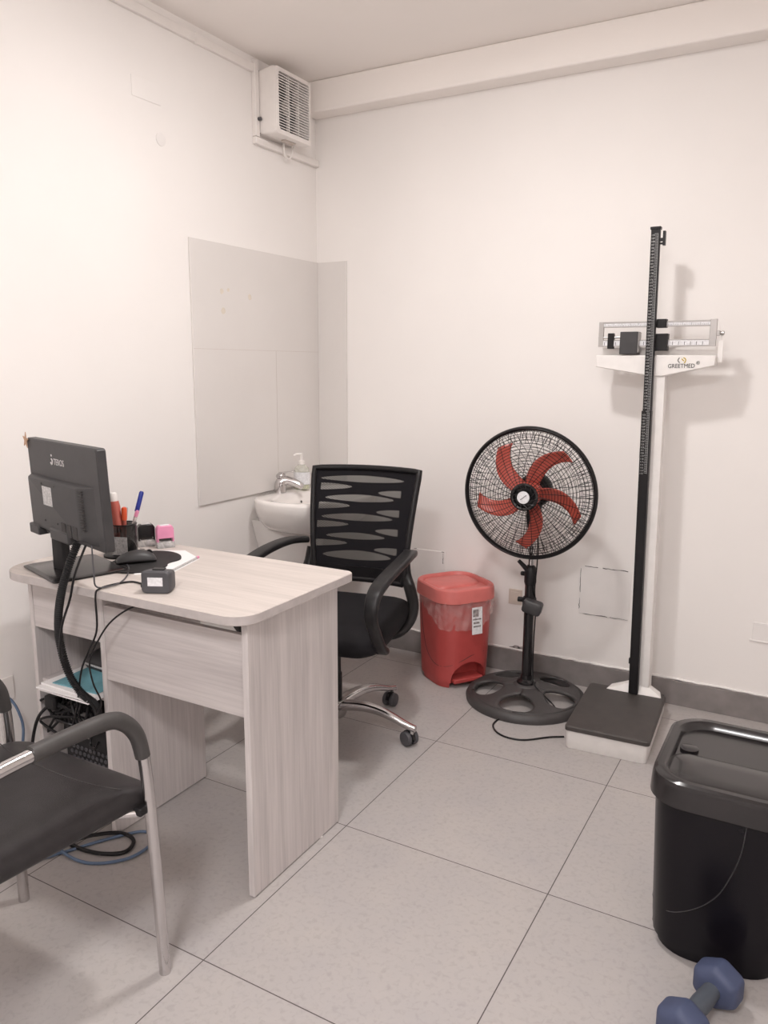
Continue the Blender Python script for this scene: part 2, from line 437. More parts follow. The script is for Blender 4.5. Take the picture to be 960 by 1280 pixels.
du = thing('cable_duct', (0, -.42, 2.3), 0, 'white plastic cable trunking running along the ceiling and around the exhaust fan', 'cable trunking')
build('long_run', MB().box((0, YF+.01, 2.438), (.014, -.436, 2.470)), 'white_plastic', du, world=True, bevel=.002)
build('joint_cover', MB().box((0, -.77, 2.436), (.016, -.755, 2.472)), 'white_plastic', du, world=True, bevel=.001)
build('upright_run', MB().box((0, -.446, 2.205), (.020, -.422, 2.485)), 'white_plastic', du, world=True, bevel=.002)
build('lower_run', MB().box((0, -.446, 2.176), (.020, -.004, 2.203)), 'white_plastic', du, world=True, bevel=.002)
s = MB().lathe([(.007,0),(.007,.012),(.002,.013)], mat=T(.02,-.43,2.27) @ Matrix.Rotation(pi/2, 4, 'Y'))
build('cable_gland', s, 'dgrey', du, world=True)

# ------------------------------------------------------------ covers and marks on the walls
c1 = thing('blanking_plate', (0, -1.01, 2.21), 0, 'painted over rectangular blanking plate high on the left wall', 'wall plate')
build('plate', MB().box((0, -1.075, 2.183), (.0025, -.945, 2.248)), 'wall', c1, world=True, bevel=.0012)
c2 = tag(build('blanking_disc', MB().lathe([(.022,0),(.022,.0025),(.02,.003)], mat=T(0,-.952,2.075) @ Matrix.Rotation(pi/2,4,'Y')), 'patch'), 'small painted over round blanking disc on the left wall under the blanking plate', 'wall plate')
def cover(x0, x1, z0, z1, label, parts_):
    o = thing('access_cover', ((x0+x1)/2, 0, (z0+z1)/2), 0, label, 'wall plate')
    build('cover_plate', MB().box((x0, -.003, z0), (x1, .001, z1)), 'patch', o, world=True, bevel=.0008)
    for (ax, az, bx, bz) in parts_:
        g = MB(); n = 9; pr = None
        pts = [(ax+(bx-ax)*i/n+random.uniform(-.0012,.0012), -.003, az+(bz-az)*i/n+random.uniform(-.0012,.0012)) for i in range(n+1)]
        g.tube(pts, [random.uniform(.0004,.0019) for _ in range(8)], 5)
        build('cracked_edge', g, 'crack', o, world=True, smooth=0)
cover(1.283, 1.484, .312, .512, 'square painted access cover with cracked black edges on the back wall between fan and scale',
      [(1.283,.33,1.283,.375),(1.283,.40,1.283,.50),(1.30,.512,1.35,.512),(1.37,.512,1.47,.512),(1.30,.312,1.40,.312),(1.41,.312,1.48,.312)])
cover(.51, .672, .33, .493, 'square painted access cover with faint edges on the back wall above the red bin',
      [(.515,.47,.515,.485),(.664,.44,.664,.485),(.518,.493,.53,.493),(.655,.492,.668,.492)])
so = thing('wall_socket', (1.005, 0, .34), 0, 'small cream socket plate on the back wall behind the fan pole', 'socket')
build('socket_plate', MB().box((.978, -.006, .305), (1.038, .001, .372)), 'ivory', so, world=True, bevel=.002)
build('socket_insert', MB().box((.988, -.0075, .318), (1.028, -.005, .360)), 'ivory', so, world=True, bevel=.001)
so = thing('wall_plate', (2.0, 0, .345), 0, 'painted white wall plate on the back wall above the black bin', 'wall plate')
build('plate', MB().box((1.932, -.004, .312), (2.05, .001, .382)), 'patch', so, world=True, bevel=.0015)
build('lower_lip', MB().box((1.925, -.006, .308), (2.06, .001, .314)), 'patch', so, world=True, bevel=.001)
so = thing('network_socket', (0, -1.715, .337), 0, 'white network socket plate low on the left wall at the picture edge', 'socket')
build('socket_plate', MB().box((0, -1.76, .300), (.008, -1.682, .374)), 'white_plastic', so, world=True, bevel=.002)
build('port', MB().box((.007, -1.745, .318), (.011, -1.72, .335)), 'dgrey', so, world=True)
pc = MB()
for (x, z, r) in [(1.0,.108,.012),(1.02,.112,.016),(1.045,.110,.018),(1.068,.106,.013)]:
    pc.prism([(x+r*cos(a)*1.1, z+r*sin(a)*.55*(.7+.5*random.random())) for a in [i*pi/6 for i in range(12)]], 1, -.0012, .001)
tag(build('plaster_chip', pc, 'grime', smooth=0), 'dark chipped plaster patch on the back wall above the skirting beside the fan pole', 'wall chip')

# ------------------------------------------------------------ wash basin
wb = thing('wash_basin', (0, -.33, 0), 0, 'white ceramic wash basin on a pedestal fixed to the left wall in the corner', 'wash basin')
def dshape(sy, xf_, z, inset=0, n=48, xw=.0):
    """D outline: flat on the wall, bulging sides, round front"""
    out = []
    for k in range(n):
        a = 2*pi*k/n; cx_ = .20
        c, s_ = cos(a), sin(a)
        e = 2.6
        rx = (xf_-cx_) if c > 0 else (cx_-xw)
        x = cx_+rx*math.copysign(abs(c)**(2/e), c); y = -.33+sy*math.copysign(abs(s_)**(2/e), s_)
        out.append(Vector((x, y, z)))
    return out
rg = [dshape(.165,.30,.615,xw=.002), dshape(.215,.36,.635,xw=.002), dshape(.262,.405,.675,xw=.002), dshape(.286,.425,.72,xw=.002), dshape(.293,.432,.752,xw=.002), dshape(.290,.429,.762,xw=.002), dshape(.281,.42,.766,xw=.006),
      dshape(.255,.398,.764,xw=.09), dshape(.245,.388,.755,xw=.115), dshape(.225,.365,.715,xw=.13), dshape(.17,.31,.675,xw=.145), dshape(.06,.24,.66,xw=.17)]
build('basin_bowl', MB().loft(rg), 'ceramic', wb, world=True, smooth=60)
pr = []
for z, hy, fx in [(0,.12,.20),(.05,.115,.19),(.3,.11,.175),(.5,.135,.20),(.60,.17,.24),(.66,.19,.27)]:
    ring = [Vector((.002, -.33-hy, z))]
    ring += [Vector((.03+(fx-.03)*sin(pi*k/16)**.8, -.33-hy*cos(pi*k/16), z)) for k in range(17)]
    ring.append(Vector((.002, -.33+hy, z))); pr.append(ring)
build('pedestal', MB().loft(pr), 'ceramic', wb, world=True)
build('overflow_hole', MB().lathe([(.006,0),(.005,.001)], n=14, mat=T(.1285,-.33,.722) @ Matrix.Rotation(rad(75),4,'Y')), 'crack', wb, world=True)
fa = build('faucet', MB().tube([(.058,-.385,.765),(.058,-.385,.79),(.062,-.38,.81),(.085,-.37,.818),(.13,-.355,.803),(.15,-.348,.79)], [.024,.025,.026,.020,.016,.013], 14, smooth=5), 'chrome', wb, world=True)
h = MB().lathe([(.020,0),(.021,.014),(.012,.022)], c=(.060,-.383,.828), n=18)
h.box((-.006,-.009,0),(.062,.009,.006), T(.058,-.383,.848) @ Rz(rad(15)) @ Matrix.Rotation(rad(-6),4,'Y'))
ho = build('faucet_handle', h, 'chrome', fa, bevel=.002); ho.data.transform(wb.matrix_basis.inverted())

sb = thing('soap_bottle', (.085, -.262, .765), rad(20), 'clear hand soap pump bottle with white label standing on the wash basin rim', 'soap bottle')
def ell(w, d, z, n=24, cx=0, cy=0): return [Vector((cx+w*cos(2*pi*k/n), cy+d*sin(2*pi*k/n), z)) for k in range(n)]
build('bottle', MB().loft([ell(.034,.022,0),(ell(.037,.024,.006)),ell(.037,.024,.07),ell(.032,.021,.095),ell(.016,.014,.110),ell(.012,.012,.114)]), 'soap', sb)
build('soap_gel', MB().loft([ell(.032,.020,.003),ell(.034,.022,.008),ell(.034,.022,.02)]), 'soapliq', sb)
build('bottle_label', MB().loft([ell(.0377,.0247,.024),ell(.0377,.0247,.078),], cap=False), 'label', sb)
pm = MB().lathe([(.014,.112),(.014,.126),(.007,.130),(.006,.150),(.0065,.152),(.0065,.160),(.003,.161)], n=18)
pm.tube([(0,0,.156),(-.022,-.008,.157),(-.03,-.011,.150)], .0048, 8, smooth=3)
build('pump', pm, 'white_plastic', sb)

# ------------------------------------------------------------ desk
dk = thing('office_desk', (.56, -1.54, 0), 0, 'pale grey wood grain office desk with rounded top corners standing left of centre', 'desk')
def topring(z, g=0):
    x0, x1, y0, y1 = .125+g, 1.000-g, -1.785+g, -1.302-g
    out = []
    for (cx, cy, r, a0) in ((x1, y1, .025, 0), (x0, y1, .03, 90), (x0, y0, .085, 180), (x1, y0, .065, 270)):
        r = max(.002, r-g)
        sx = -1 if cx > .5 else 1; sy = -1 if cy > -1.5 else 1
        for k in range(9):
            a = rad(a0+90*k/8); out.append(Vector((cx+sx*r+r*cos(a), cy+sy*r+r*sin(a), z)))
    return out
build('desktop', MB().loft([topring(.7225,.002), topring(.7245), topring(.7455), topring(.7475,.002)]), 'wood_x', dk, world=True, smooth=35)
build('edge_band', MB().loft([topring(.7245,-.0006), topring(.7452,-.0006)], cap=False), 'edge', dk, world=True, smooth=35)
build('side_panel', MB().box((.951, -1.733, .003), (.969, -1.345, .7225)), 'wood_z', dk, world=True, bevel=.0012, smooth=0)
build('modesty_panel', MB().box((.462, -1.712, .466), (.951, -1.696, .677)), 'wood_x2', dk, world=True, bevel=.0012, smooth=0)
pd = build('pedestal_cabinet', MB().box((.155, -1.713, .003), (.171, -1.345, .7225)), 'wood_z', dk, world=True, bevel=.0012, smooth=0)
def sub_(name, mb, mat, **k):
    return build(name, mb.xf(dk.matrix_basis.inverted()), mat, pd, **k)
sub_('inner_panel', MB().box((.445, -1.716, .003), (.462, -1.345, .7225)), 'wood_z', bevel=.0012, smooth=0)
sub_('shelf_board', MB().box((.171, -1.700, .392), (.445, -1.360, .407)), 'wood_x2', smooth=0)
sub_('bottom_board', MB().box((.171, -1.705, .045), (.445, -1.350, .060)), 'wood_x2', smooth=0)
sub_('back_rail', MB().box((.171, -1.711, .568), (.445, -1.696, .7225)), 'wood_x2', bevel=.001, smooth=0)
sub_('front_board', MB().box((.171, -1.362, .10), (.445, -1.347, .72)), 'wood_x2', smooth=0)
build('foot_glide', MB().lathe([(.006,0),(.006,.004)], c=(.965,-1.435,0)), 'white_plastic', dk, world=True)

# things inside the pedestal
pb = thing('paper_pile', (.31, -1.62, .407), 0, 'pile of white papers under a teal folder on the desk pedestal shelf', 'papers')
z = .4072
for k, (dx, rz, d) in enumerate([(0,.01,0),(.003,-.03,.01),(-.004,.04,-.006),(.002,-.02,.008)]):
    s = MB().box((-.100,-.148,0),(.100,.148,.0045)); s.xf(T(.338+dx,-1.617+d,z) @ Rz(rz)); build('paper_stack', s, 'paper', pb, world=True, bevel=.001); z += .0048
s = MB().box((-.085,-.135,0),(.085,.135,.003)); s.xf(T(.350,-1.605,z) @ Rz(.05)); build('teal_folder', s, 'teal', pb, world=True, bevel=.001)
z += .0035
bb = thing('black_pouch', (.345, -1.525, z), rad(-4), 'black glossy pouch on top of the teal folder inside the desk', 'pouch')
s = MB().loft([rrect(.17,.20,.02,0), rrect(.178,.21,.02,.012), rrect(.175,.205,.02,.030,cy=.004), rrect(.13,.15,.03,.055,cy=.02)])
build('pouch_body', s, 'dark', bb, smooth=50)
build('pouch_trim', MB().tube([(-.085,-.104,.014),(0,-.109,.017),(.085,-.104,.014)], .003, 8, smooth=4), 'labelgrey', bb)
pcu = thing('computer_tower', (.32, -1.53, .06), 0, 'black computer tower standing inside the desk pedestal', 'computer tower')
build('case', MB().box((.235,-1.685,.0605),(.43,-1.375,.345)), 'black_matte', pcu, world=True, bevel=.004)
g = MB()
for i in range(9):
    for j in range(8): 
        cx, cz = .262+i*.0175+(j%2)*.008, .09+j*.0175
        g.lathe([(.0065,0),(.0065,.002),(.004,.003)], n=6, mat=T(cx,-1.686,cz) @ Matrix.Rotation(pi/2,4,'X'))
build('vent_grid', g, 'dgrey', pcu, world=True, smooth=0)
g = MB()
for k in range(4): g.box((.26,-1.689,.25+k*.022),(.34,-1.684,.262+k*.022))
build('slot_covers', g, 'alu', pcu, world=True)
cb = thing('cable_bundle', (.30, -1.69, .36), 0, 'tangle of black cables behind the computer tower in the pedestal', 'cables')
rnd = random.Random(3)
for k in range(9):
    a = Vector((.22+.2*rnd.random(), -1.70-.02*rnd.random(), .30+.075*rnd.random())); pts = [a]
    for j in range(5): pts.append(Vector((min(.435,max(.18,a.x+rnd.uniform(-.08,.09))), -1.70-.035*rnd.random(), .25+.13*rnd.random())))
    build('cable', MB().tube(pts, .004, 7, smooth=6), 'black', cb, world=True)
build('plug', MB().box((.215,-1.735,.335),(.26,-1.70,.375), None), 'black', cb, world=True, bevel=.006)
build('mains_cord', MB().tube([(.24,-1.72,.355),(.205,-1.745,.315),(.175,-1.75,.24),(.163,-1.75,.16),(.165,-1.745,.06),(.19,-1.74,.008),(.25,-1.76,.006)], .0048, 8, smooth=6), 'black', cb, world=True)

# ------------------------------------------------------------ monitor
mo_yaw = rad(-15.6)
mo = thing('computer_monitor', (.31, -1.665, .7475), mo_yaw, 'black flat computer monitor seen from behind on the left end of the desk', 'monitor')
mp = T(.362,-1.728,.976) @ Rz(mo_yaw) @ Matrix.Rotation(rad(2.3), 4, 'X')   # panel frame: x right, -y back, z up
W, HH = .432, .263
s = MB().loft([[mp @ Vector((p.x, y, p.y)) for p in rrect(W-2*g, HH-2*g, .008, 0, 4)] for y, g in ((.022,.001),(.020,0),(.0,0),(-.003,.004))])
build('screen_shell', s, 'dark', mo, world=True, smooth=22)
build('screen_glass', MB().box((-W/2+.012, .0215, -HH/2+.016), (W/2-.012, .0235, HH/2-.012), mp), 'black_gloss', mo, world=True)
def ring(x0, x1, z0, z1, y): return [mp @ Vector(p) for p in ((x0,y,z0),(x1,y,z0),(x1,y,z1),(x0,y,z1))]
s = MB().loft([ring(-.205,.185,-.120,.033,-.002), ring(-.194,.120,-.114,.027,-.018), ring(-.190,.112,-.108,.023,-.0205)])
hs = build('rear_housing', s, 'dark', mo, world=True, bevel=.002)
inv = mo.matrix_basis.inverted()
vs_ = MB()
for k in range(16):
    f = -.085+k*.0068
    vs_.box((.118, -.0190, f), (.140, -.0140, f+.003), mp @ T(0,0,0))
build('vent_slots', vs_.xf(inv), 'crack', hs)
for (x, z) in [(-.10,.016),(-.02,.016),(-.10,-.086),(-.02,-.086)]:
    vv = MB(); vv.lathe([(.0028,0),(.0028,.0015)], n=10, mat=mp @ T(x,-.020,z) @ Matrix.Rotation(pi/2,4,'X'))
    build('mount_hole', vv.xf(inv), 'crack', hs)
build('rating_label', MB().box((-.098,-.0213,-.042),(-.040,-.0202,.010), mp).xf(inv), 'labelgrey', hs)
ps = MB(); 
for x in (.005,.04,.075): ps.box((x,-.0222,-.112),(x+.024,-.014,-.078), mp)
build('port_recess', ps.xf(inv), 'crack', hs)
s = MB().box((-.214,-.024,-.137),(-.150,.012,-.108), mp); build('button_pod', s, 'dark', mo, world=True, bevel=.004)
s = MB().box((-.075,-.024,-.135),(.045,.0,-.10), mp); build('hinge_cover', s, 'dark', mo, world=True, bevel=.006)
s = MB().loft([[Vector((.300+p.x, -1.705+p.y, z)) for p in rrect(.050,.026,.008,0,3)] for z in (.755,.80,.84)] + [[Vector((.325+p.x, -1.715+p.y, .862)) for p in rrect(.050,.026,.008,0,3)]])
build('stand_neck', s, 'black', mo, world=True)
bs = MB().loft([rrect(.235-2*g,.205-2*g,.012,z) for z, g in ((0,.002),(.003,0),(.006,0),(.009,.008))]); bs.xf(T(.315,-1.675,.7476) @ Rz(rad(-18)))
build('stand_base', bs, 'black_gloss', mo, world=True)
lg = text('brand_mark', 'TEROS', .024, 'logo', mo, (0,0,0)); lm = inv @ mp @ T(-.012,-.0033,.070) @ Matrix.Rotation(pi/2,4,'X')
lg.matrix_basis = lm @ Matrix.Diagonal((.9,1,1,1))
em = MB()
em.tube([mp @ Vector(p) for p in ((-.062,-.0035,.075),(-.058,-.0035,.070),(-.053,-.0035,.072),(-.051,-.0035,.080),(-.056,-.0035,.085))], .0020, 6, smooth=4)
em.lathe([(.0035,0),(.003,.0006)], n=10, mat=mp @ T(-.056,-.003,.094) @ Matrix.Rotation(pi/2,4,'X'))
build('brand_emblem', em, 'logo', mo, world=True)
st = []
for k in range(10):
    r = .024 if k % 2 == 0 else .010
    st.append((r*sin(k*pi/5)*.8, r*cos(k*pi/5)))
so = MB().prism(st, 1, -.001, .001, mp @ T(-.214,-.006,.124) @ Matrix.Rotation(rad(12),4,'Y') )
tag(build('star_cutout', so, 'wooden', smooth=0), 'small tan star shape stuck to the top left corner of the monitor', 'star decoration')

# conduit and cables hanging at the desk edge
cd_pts = [Vector(p) for p in [(.468,-1.785,.862),(.452,-1.805,.80),(.432,-1.815,.735),(.408,-1.812,.66),(.398,-1.805,.59),(.402,-1.79,.505),(.428,-1.775,.445),(.437,-1.74,.40),(.42,-1.712,.35)]]
cp = catmull(cd_pts, 26); 
rr_ = [(.0112 if i % 2 else .0080) for i in range(len(cp))]
tag(build('corrugated_conduit', MB().tube(cp, rr_, 12), 'black_matte', smooth=60), 'thick black corrugated cable conduit hanging from the monitor over the desk edge', 'cable conduit')
def cable(name, pts, r, mat, label, cat='cable', group=None, smooth=8):
    return tag(build(name, MB().tube(pts, r, 8, smooth=smooth), mat), label, cat, group)
cable('video_cable', [(.505,-1.79,.862),(.488,-1.815,.79),(.462,-1.815,.72),(.440,-1.83,.64),(.426,-1.825,.55),(.436,-1.79,.47),(.446,-1.75,.40),(.430,-1.73,.36)], .0030, 'black', 'thin black cable hanging from the monitor just right of the conduit')
cable('monitor_lead', [(.52,-1.785,.862),(.54,-1.80,.80),(.535,-1.79,.757),(.545,-1.74,.752),(.515,-1.68,.7505),(.455,-1.61,.7505),(.42,-1.585,.755)], .0020, 'dgrey', 'thin grey mouse lead curving from the monitor across the desk top')

# ------------------------------------------------------------ desk-top items
tp = .7475
def penholder():
    t = thing('pen_holder', (.305, -1.500, tp), rad(20), 'smoked black round pen holder standing behind the monitor on the desk', 'pen holder')
    build('cup', MB().lathe([(.036,0),(.037,.003),(.037,.098),(.0345,.098),(.0345,.005),(.001,.005)], n=32, mat=T(.012,0,0)), 'smoke', t)
    build('rim', MB().tube([(.012+.0365*cos(a), .0365*sin(a), .099) for a in [i*2*pi/28 for i in range(28)]], .002, 6, closed=True), 'black', t)
    build('base_disc', MB().loft([ell(.052,.047,0,32), ell(.052,.047,.006,32), ell(.04,.038,.010,32)]), 'black', t)
    build('card_insert', MB().box((-.02,-.0385,.012),(.028,-.0372,.066), T(.012,0,0)), 'labelgrey', t)
penholder()
def pen(name, label, base, top, r, body, cap, capfrac=.35, cat='pen', clip=True):
    base, top = Vector(base), Vector(top); d = (top-base).normalized()
    o = bpy.data.objects.new(name, None); COL.objects.link(o); o.location = base; o.matrix_basis = T(*base); tag(o, label, cat)
    mid = top-(top-base)*capfrac
    build('barrel', MB().tube([base, base+d*.012, mid], [r*.3, r, r], 10), body, o, world=True)
    c = build('cap', MB().tube([mid-d*.004, top-d*.004, top], [r*1.25, r*1.25, r*.8], 10), cap, o, world=True)
    if clip:
        side = d.cross(Vector((.5,.86,0))).normalized()*r*1.6
        build('clip', MB().tube([top-d*.004, top-d*.003+side, top-d*.035+side], .0012, 6), cap, o, world=True)
pen('marker_pen', 'blue capped ballpoint pen leaning right in the pen holder', (.318,-1.49,.765), (.352,-1.452,.940), .0055, 'tube_clear', 'bluepen', .32)
pen('ballpoint_pen', 'clear ballpoint pen with a violet tip leaning beside the blue capped pen', (.312,-1.495,.765), (.350,-1.470,.885), .0045, 'tube_clear', 'pink', .12)
pen('correction_pen', 'clear ballpoint pen standing upright in the middle of the pen holder', (.315,-1.505,.765), (.325,-1.49,.895), .0045, 'tube_clear', 'labelgrey', .25)
pen('marker_pen', 'orange marker with hooked clip in the pen holder', (.325,-1.505,.765), (.340,-1.512,.900), .0065, 'coral', 'orange', .25)
t = thing('glue_tube', (.322,-1.520,.765), 0, 'coral tube with white screw cap standing in the pen holder', 'glue tube')
s = MB().loft([ell(.020,.004,.0), ell(.020,.012,.06), ell(.019,.016,.135), ell(.015,.015,.152)]); s.xf(Matrix.Rotation(rad(-6),4,'Y')); build('tube_body', s, 'coral', t)
s = MB().lathe([(.0135,.150),(.0135,.172),(.010,.177)], n=20); s.xf(Matrix.Rotation(rad(-6),4,'Y')); build('tube_cap', s, 'white_plastic', t)

def stamp(x, y, rz, mat, label):
    t = thing('rubber_stamp', (x, y, tp), rz, label, 'rubber stamp', 'self-inking stamps at the back of the desk')
    prof = [(-.026,.014),(-.026,.060),(-.020,.070),(.020,.070),(.026,.060),(.026,.014),(.021,.014),(.021,.030),(-.021,.030),(-.021,.014)]
    build('stamp_body', MB().prism(prof, 1, -.014, .014), mat, t, bevel=.003)
    build('ink_base', MB().box((-.027,-.0155,0),(.027,.0155,.020)), 'stampbase', t, bevel=.001)
    build('stamp_cylinder', MB().box((-.018,-.010,.022),(.018,.010,.040)), 'crack', t, bevel=.002)
    build('top_label', MB().box((-.014,-.009,.0695),(.014,.009,.0712)), 'labelgrey' if mat == 'black_gloss' else 'label', t)
stamp(.268, -1.366, rad(58), 'black_gloss', 'black self-inking stamp on a clear base at the back of the desk')
stamp(.333, -1.350, rad(58), 'pink', 'pink self-inking stamp on a clear base, right of the black stamp')

def flat(name, poly, z0, z1, mat, label, cat):
    return tag(build(name, MB().prism(poly, 2, z0, z1), mat, smooth=0), label, cat)
flat('paper_sheet', [(.31,-1.42),(.42,-1.355),(.53,-1.41),(.58,-1.58),(.50,-1.635)], tp, tp+.0012, 'paper', 'white paper sheet lying under the black mouse pad', 'paper')
mpd = catmull([Vector(p) for p in [(.385,-1.620,0),(.43,-1.648,0),(.487,-1.632,0),(.522,-1.580,0),(.516,-1.530,0),(.495,-1.500,0),(.492,-1.45,0),(.45,-1.410,0),(.39,-1.398,0),(.34,-1.430,0),(.335,-1.51,0),(.35,-1.58,0)]], 5, True)
flat('mouse_pad', [(p.x, p.y) for p in mpd], tp+.0014, tp+.0045, 'black_matte', 'black curved mouse pad on the desk', 'mouse pad')
t = thing('computer_mouse', (.408,-1.540,tp+.0046), rad(-38), 'black computer mouse resting on the mouse pad', 'computer mouse')
def mring(y, w, h): return [Vector((w*cos(pi*k/12)*(1 if True else 0), y, h*sin(pi*k/12)**.75)) for k in range(13)]
rgs = [mring(-.055,.012,.006),mring(-.052,.022,.014),mring(-.04,.028,.023),mring(-.015,.031,.033),mring(.015,.030,.036),mring(.04,.029,.028),mring(.053,.022,.016),mring(.057,.010,.006)]
build('mouse_shell', MB().loft(rgs), 'dark', t, sub=1)
build('scroll_wheel', MB().lathe([(.009,-.003),(.009,.003)], n=18, mat=T(0,.037,.024) @ Matrix.Rotation(pi/2,4,'Y')), 'black', t)
s = MB().tube([(0,.012,.0368),(0,.025,.0345)], .0008, 5); build('button_split', s, 'crack', t)

sc_ = thing('fingerprint_reader', (.672,-1.712,tp), rad(26), 'dark grey fingerprint reader with white label at the front edge of the desk', 'fingerprint reader')
s = MB().loft([[Vector((p.x,-.028,p.y)) for p in rrect(.068,.052,.010,0,4,cy=.028)], [Vector((p.x,-.022,p.y)) for p in rrect(.074,.058,.010,0,4,cy=.029)], [Vector((p.x,.020,p.y)) for p in rrect(.070,.052,.010,0,4,cy=.026)], [Vector((p.x,.034,p.y)) for p in rrect(.056,.036,.010,0,4,cy=.019)]])
build('reader_body', s, 'dgrey', sc_)
build('front_label', MB().box((-.019,-.0292,.020),(.019,-.0278,.042)), 'label', sc_)
build('finger_slot', MB().box((-.012,-.012,.0565),(.018,.008,.0592)), 'black', sc_, bevel=.001)
build('cable_boot', MB().tube([(-.034,-.0,.012),(-.046,0,.012)], .005, 8), 'black', sc_)
cable('reader_cable', [(.628,-1.722,.7575),(.60,-1.70,.752),(.555,-1.695,.7505),(.535,-1.735,.7505),(.538,-1.785,.751),(.540,-1.800,.735),(.532,-1.796,.646),(.49,-1.79,.58),(.452,-1.785,.522),(.414,-1.77,.446),(.385,-1.755,.39),(.34,-1.74,.315)], .0026, 'black', 'thin black cable from the fingerprint reader hanging over the desk edge')
cable('loose_cable', [(.64,-1.70,.705),(.60,-1.735,.70),(.555,-1.765,.665),(.513,-1.775,.611),(.478,-1.78,.545),(.485,-1.78,.486),(.475,-1.75,.42),(.438,-1.735,.37)], .0024, 'black', 'thin black cable looping out from under the desk top beside the reader cable')
pn = MB().tube([(.567,-1.560,tp+.0045),(.527,-1.420,tp+.0045)], .0032, 8)
pnb = thing('fine_pen', (.547,-1.49,tp), 0, 'slim silver pen with violet end lying beside the white paper', 'pen')
build('barrel', pn, 'labelgrey', pnb, world=True)
build('pen_end', MB().tube([(.527,-1.420,tp+.0045),(.524,-1.409,tp+.0045)], .0042, 8), 'pink', pnb, world=True)

# cables on the floor and wall
cable('network_cable', [(.009,-1.733,.326),(.03,-1.715,.315),(.045,-1.70,.27),(.045,-1.69,.20),(.035,-1.71,.09),(.06,-1.78,.006),(.16,-1.86,.0045),(.342,-1.912,.0045),(.40,-1.85,.0045),(.45,-1.76,.005),(.52,-1.67,.006),(.580,-1.70,.006),(.575,-1.78,.005),(.50,-1.845,.0045),(.40,-1.85,.010),(.32,-1.80,.005),(.24,-1.75,.0045)], .0042, 'bluecable', 'blue network cable looping over the floor under the visitor chair')
cable('power_cable', [(.27,-1.76,.006),(.333,-1.803,.006),(.422,-1.815,.0062),(.50,-1.80,.0062),(.548,-1.763,.0062),(.528,-1.715,.0062),(.475,-1.712,.010),(.42,-1.765,.015),(.36,-1.83,.0062),(.28,-1.82,.0062)], .0055, 'black', 'thick black power cable coiled on the floor at the pedestal foot')

# ------------------------------------------------------------ office chair
ch = thing('office_chair', (.642, -.85, 0), rad(12), 'black mesh back office chair with chrome star base behind the desk', 'office chair')
sr = []
for z, g, r in [(.392,.05,.07),(.398,.015,.08),(.415,.0,.09),(.445,.0,.09),(.462,.010,.085),(.472,.040,.07),(.474,.10,.05)]:
    ring_ = rrect(.49-2*g, .48-2*g, r, 0, 6, cy=-.03)
    sr.append([Vector((p.x, p.y, z+(-.020*max(0,(-p.y-.15))/.12))) for p in ring_])
build('seat', MB().loft(sr), 'seatfab', ch, smooth=60, sub=1)
# curved back
def bk(u, v):  # u -1..1, v 0 bottom..1 top
    z = .515+.41*v; hw = .176+.034*v
    y = .215+.092*v - .018*sin(pi*v) + .030*(1-u*u)*1.0 - .018
    return Vector((u*hw+.015, y, z-.004*(u*u)*v))
s = MB(); nu, nv = 16, 20
s.add([bk(-1+2*i/nu, j/nv) for j in range(nv+1) for i in range(nu+1)], [(j*(nu+1)+i, j*(nu+1)+i+1, (j+1)*(nu+1)+i+1, (j+1)*(nu+1)+i) for j in range(nv) for i in range(nu)])
build('mesh_back', s, 'meshf', ch, smooth=60)
fr = []
for i in range(17): fr.append(bk(-1+2*i/16*1, 1) )
for j in range(1, 16): fr.append(bk(1, 1-j/16))
for i in range(17): fr.append(bk(1-2*i/16, 0)+Vector((0,0,-.004)))
for j in range(1, 16): fr.append(bk(-1, j/16))
build('back_frame', MB().tube(fr, .0125, 10, closed=True, flat=.9), 'black', ch, smooth=60)
lb = MB(); 
s = MB().loft([[bk(-1+2*i/14, 0)+Vector((0, d, dz)) for d, dz in ((-.010,.045),(.012,.045),(.016,-.010),(-.006,-.014))] for i in range(15)])
build('lumbar_rail', s, 'black', ch, smooth=50)
for sx in (-1, 1):
    hp = [(sx*.188,.235,.62),(sx*.196,.215,.55),(sx*.222,.185,.50),(sx*.250,.130,.455),(sx*.252,.075,.415),(sx*.225,.02,.385),(sx*.16,-.02,.378)]
    build('back_bracket', MB().tube(hp, [.014,.016,.017,.016,.016,.015,.015], 10, smooth=5, flat=1.3), 'black', ch, smooth=60)
    ap = [(sx*(.226 if sx > 0 else .204),.125 if sx > 0 else .225,.640 if sx > 0 else .650),(sx*.245,.10 if sx > 0 else .15,.658),(sx*.254,.0,.662),(sx*.254,-.14,.655),(sx*.252,-.265,.643),(sx*.250,-.335,.618),(sx*.247,-.350,.560),(sx*.243,-.295,.490),(sx*.240,-.235,.425),(sx*.232,-.18,.392),(sx*.17,-.15,.382)]
    pts = catmull([Vector(p) for p in ap], 5); rings = []
    m_ = len(pts)
    for i, p in enumerate(pts):
        tt = (pts[min(i+1,m_-1)]-pts[max(i-1,0)]).normalized(); sd = Vector((1,0,0)); sd = (sd-tt*sd.dot(tt)).normalized(); up = tt.cross(sd)
        f = i/(m_-1); w = .026 if f < .42 else .026-.006*min(1,(f-.42)/.2)
        if i < 3: w *= .75+.08*i
        rings.append([p+sd*q.x+up*q.y for q in rrect(2*w, .024, .010, 0, 3)])
    build('armrest', MB().loft(rings), 'armblack', ch, smooth=60)
build('seat_mechanism', MB().box((-.09,-.12,.352),(.09,.09,.392)), 'black', ch, bevel=.01)
build('gas_lift', MB().lathe([(.021,.10),(.021,.22),(.017,.225),(.017,.30),(.014,.305),(.014,.36)], n=24), 'black', ch)
build('hub', MB().lathe([(.030,.055),(.036,.065),(.036,.110),(.030,.118)], n=28), 'steel', ch)
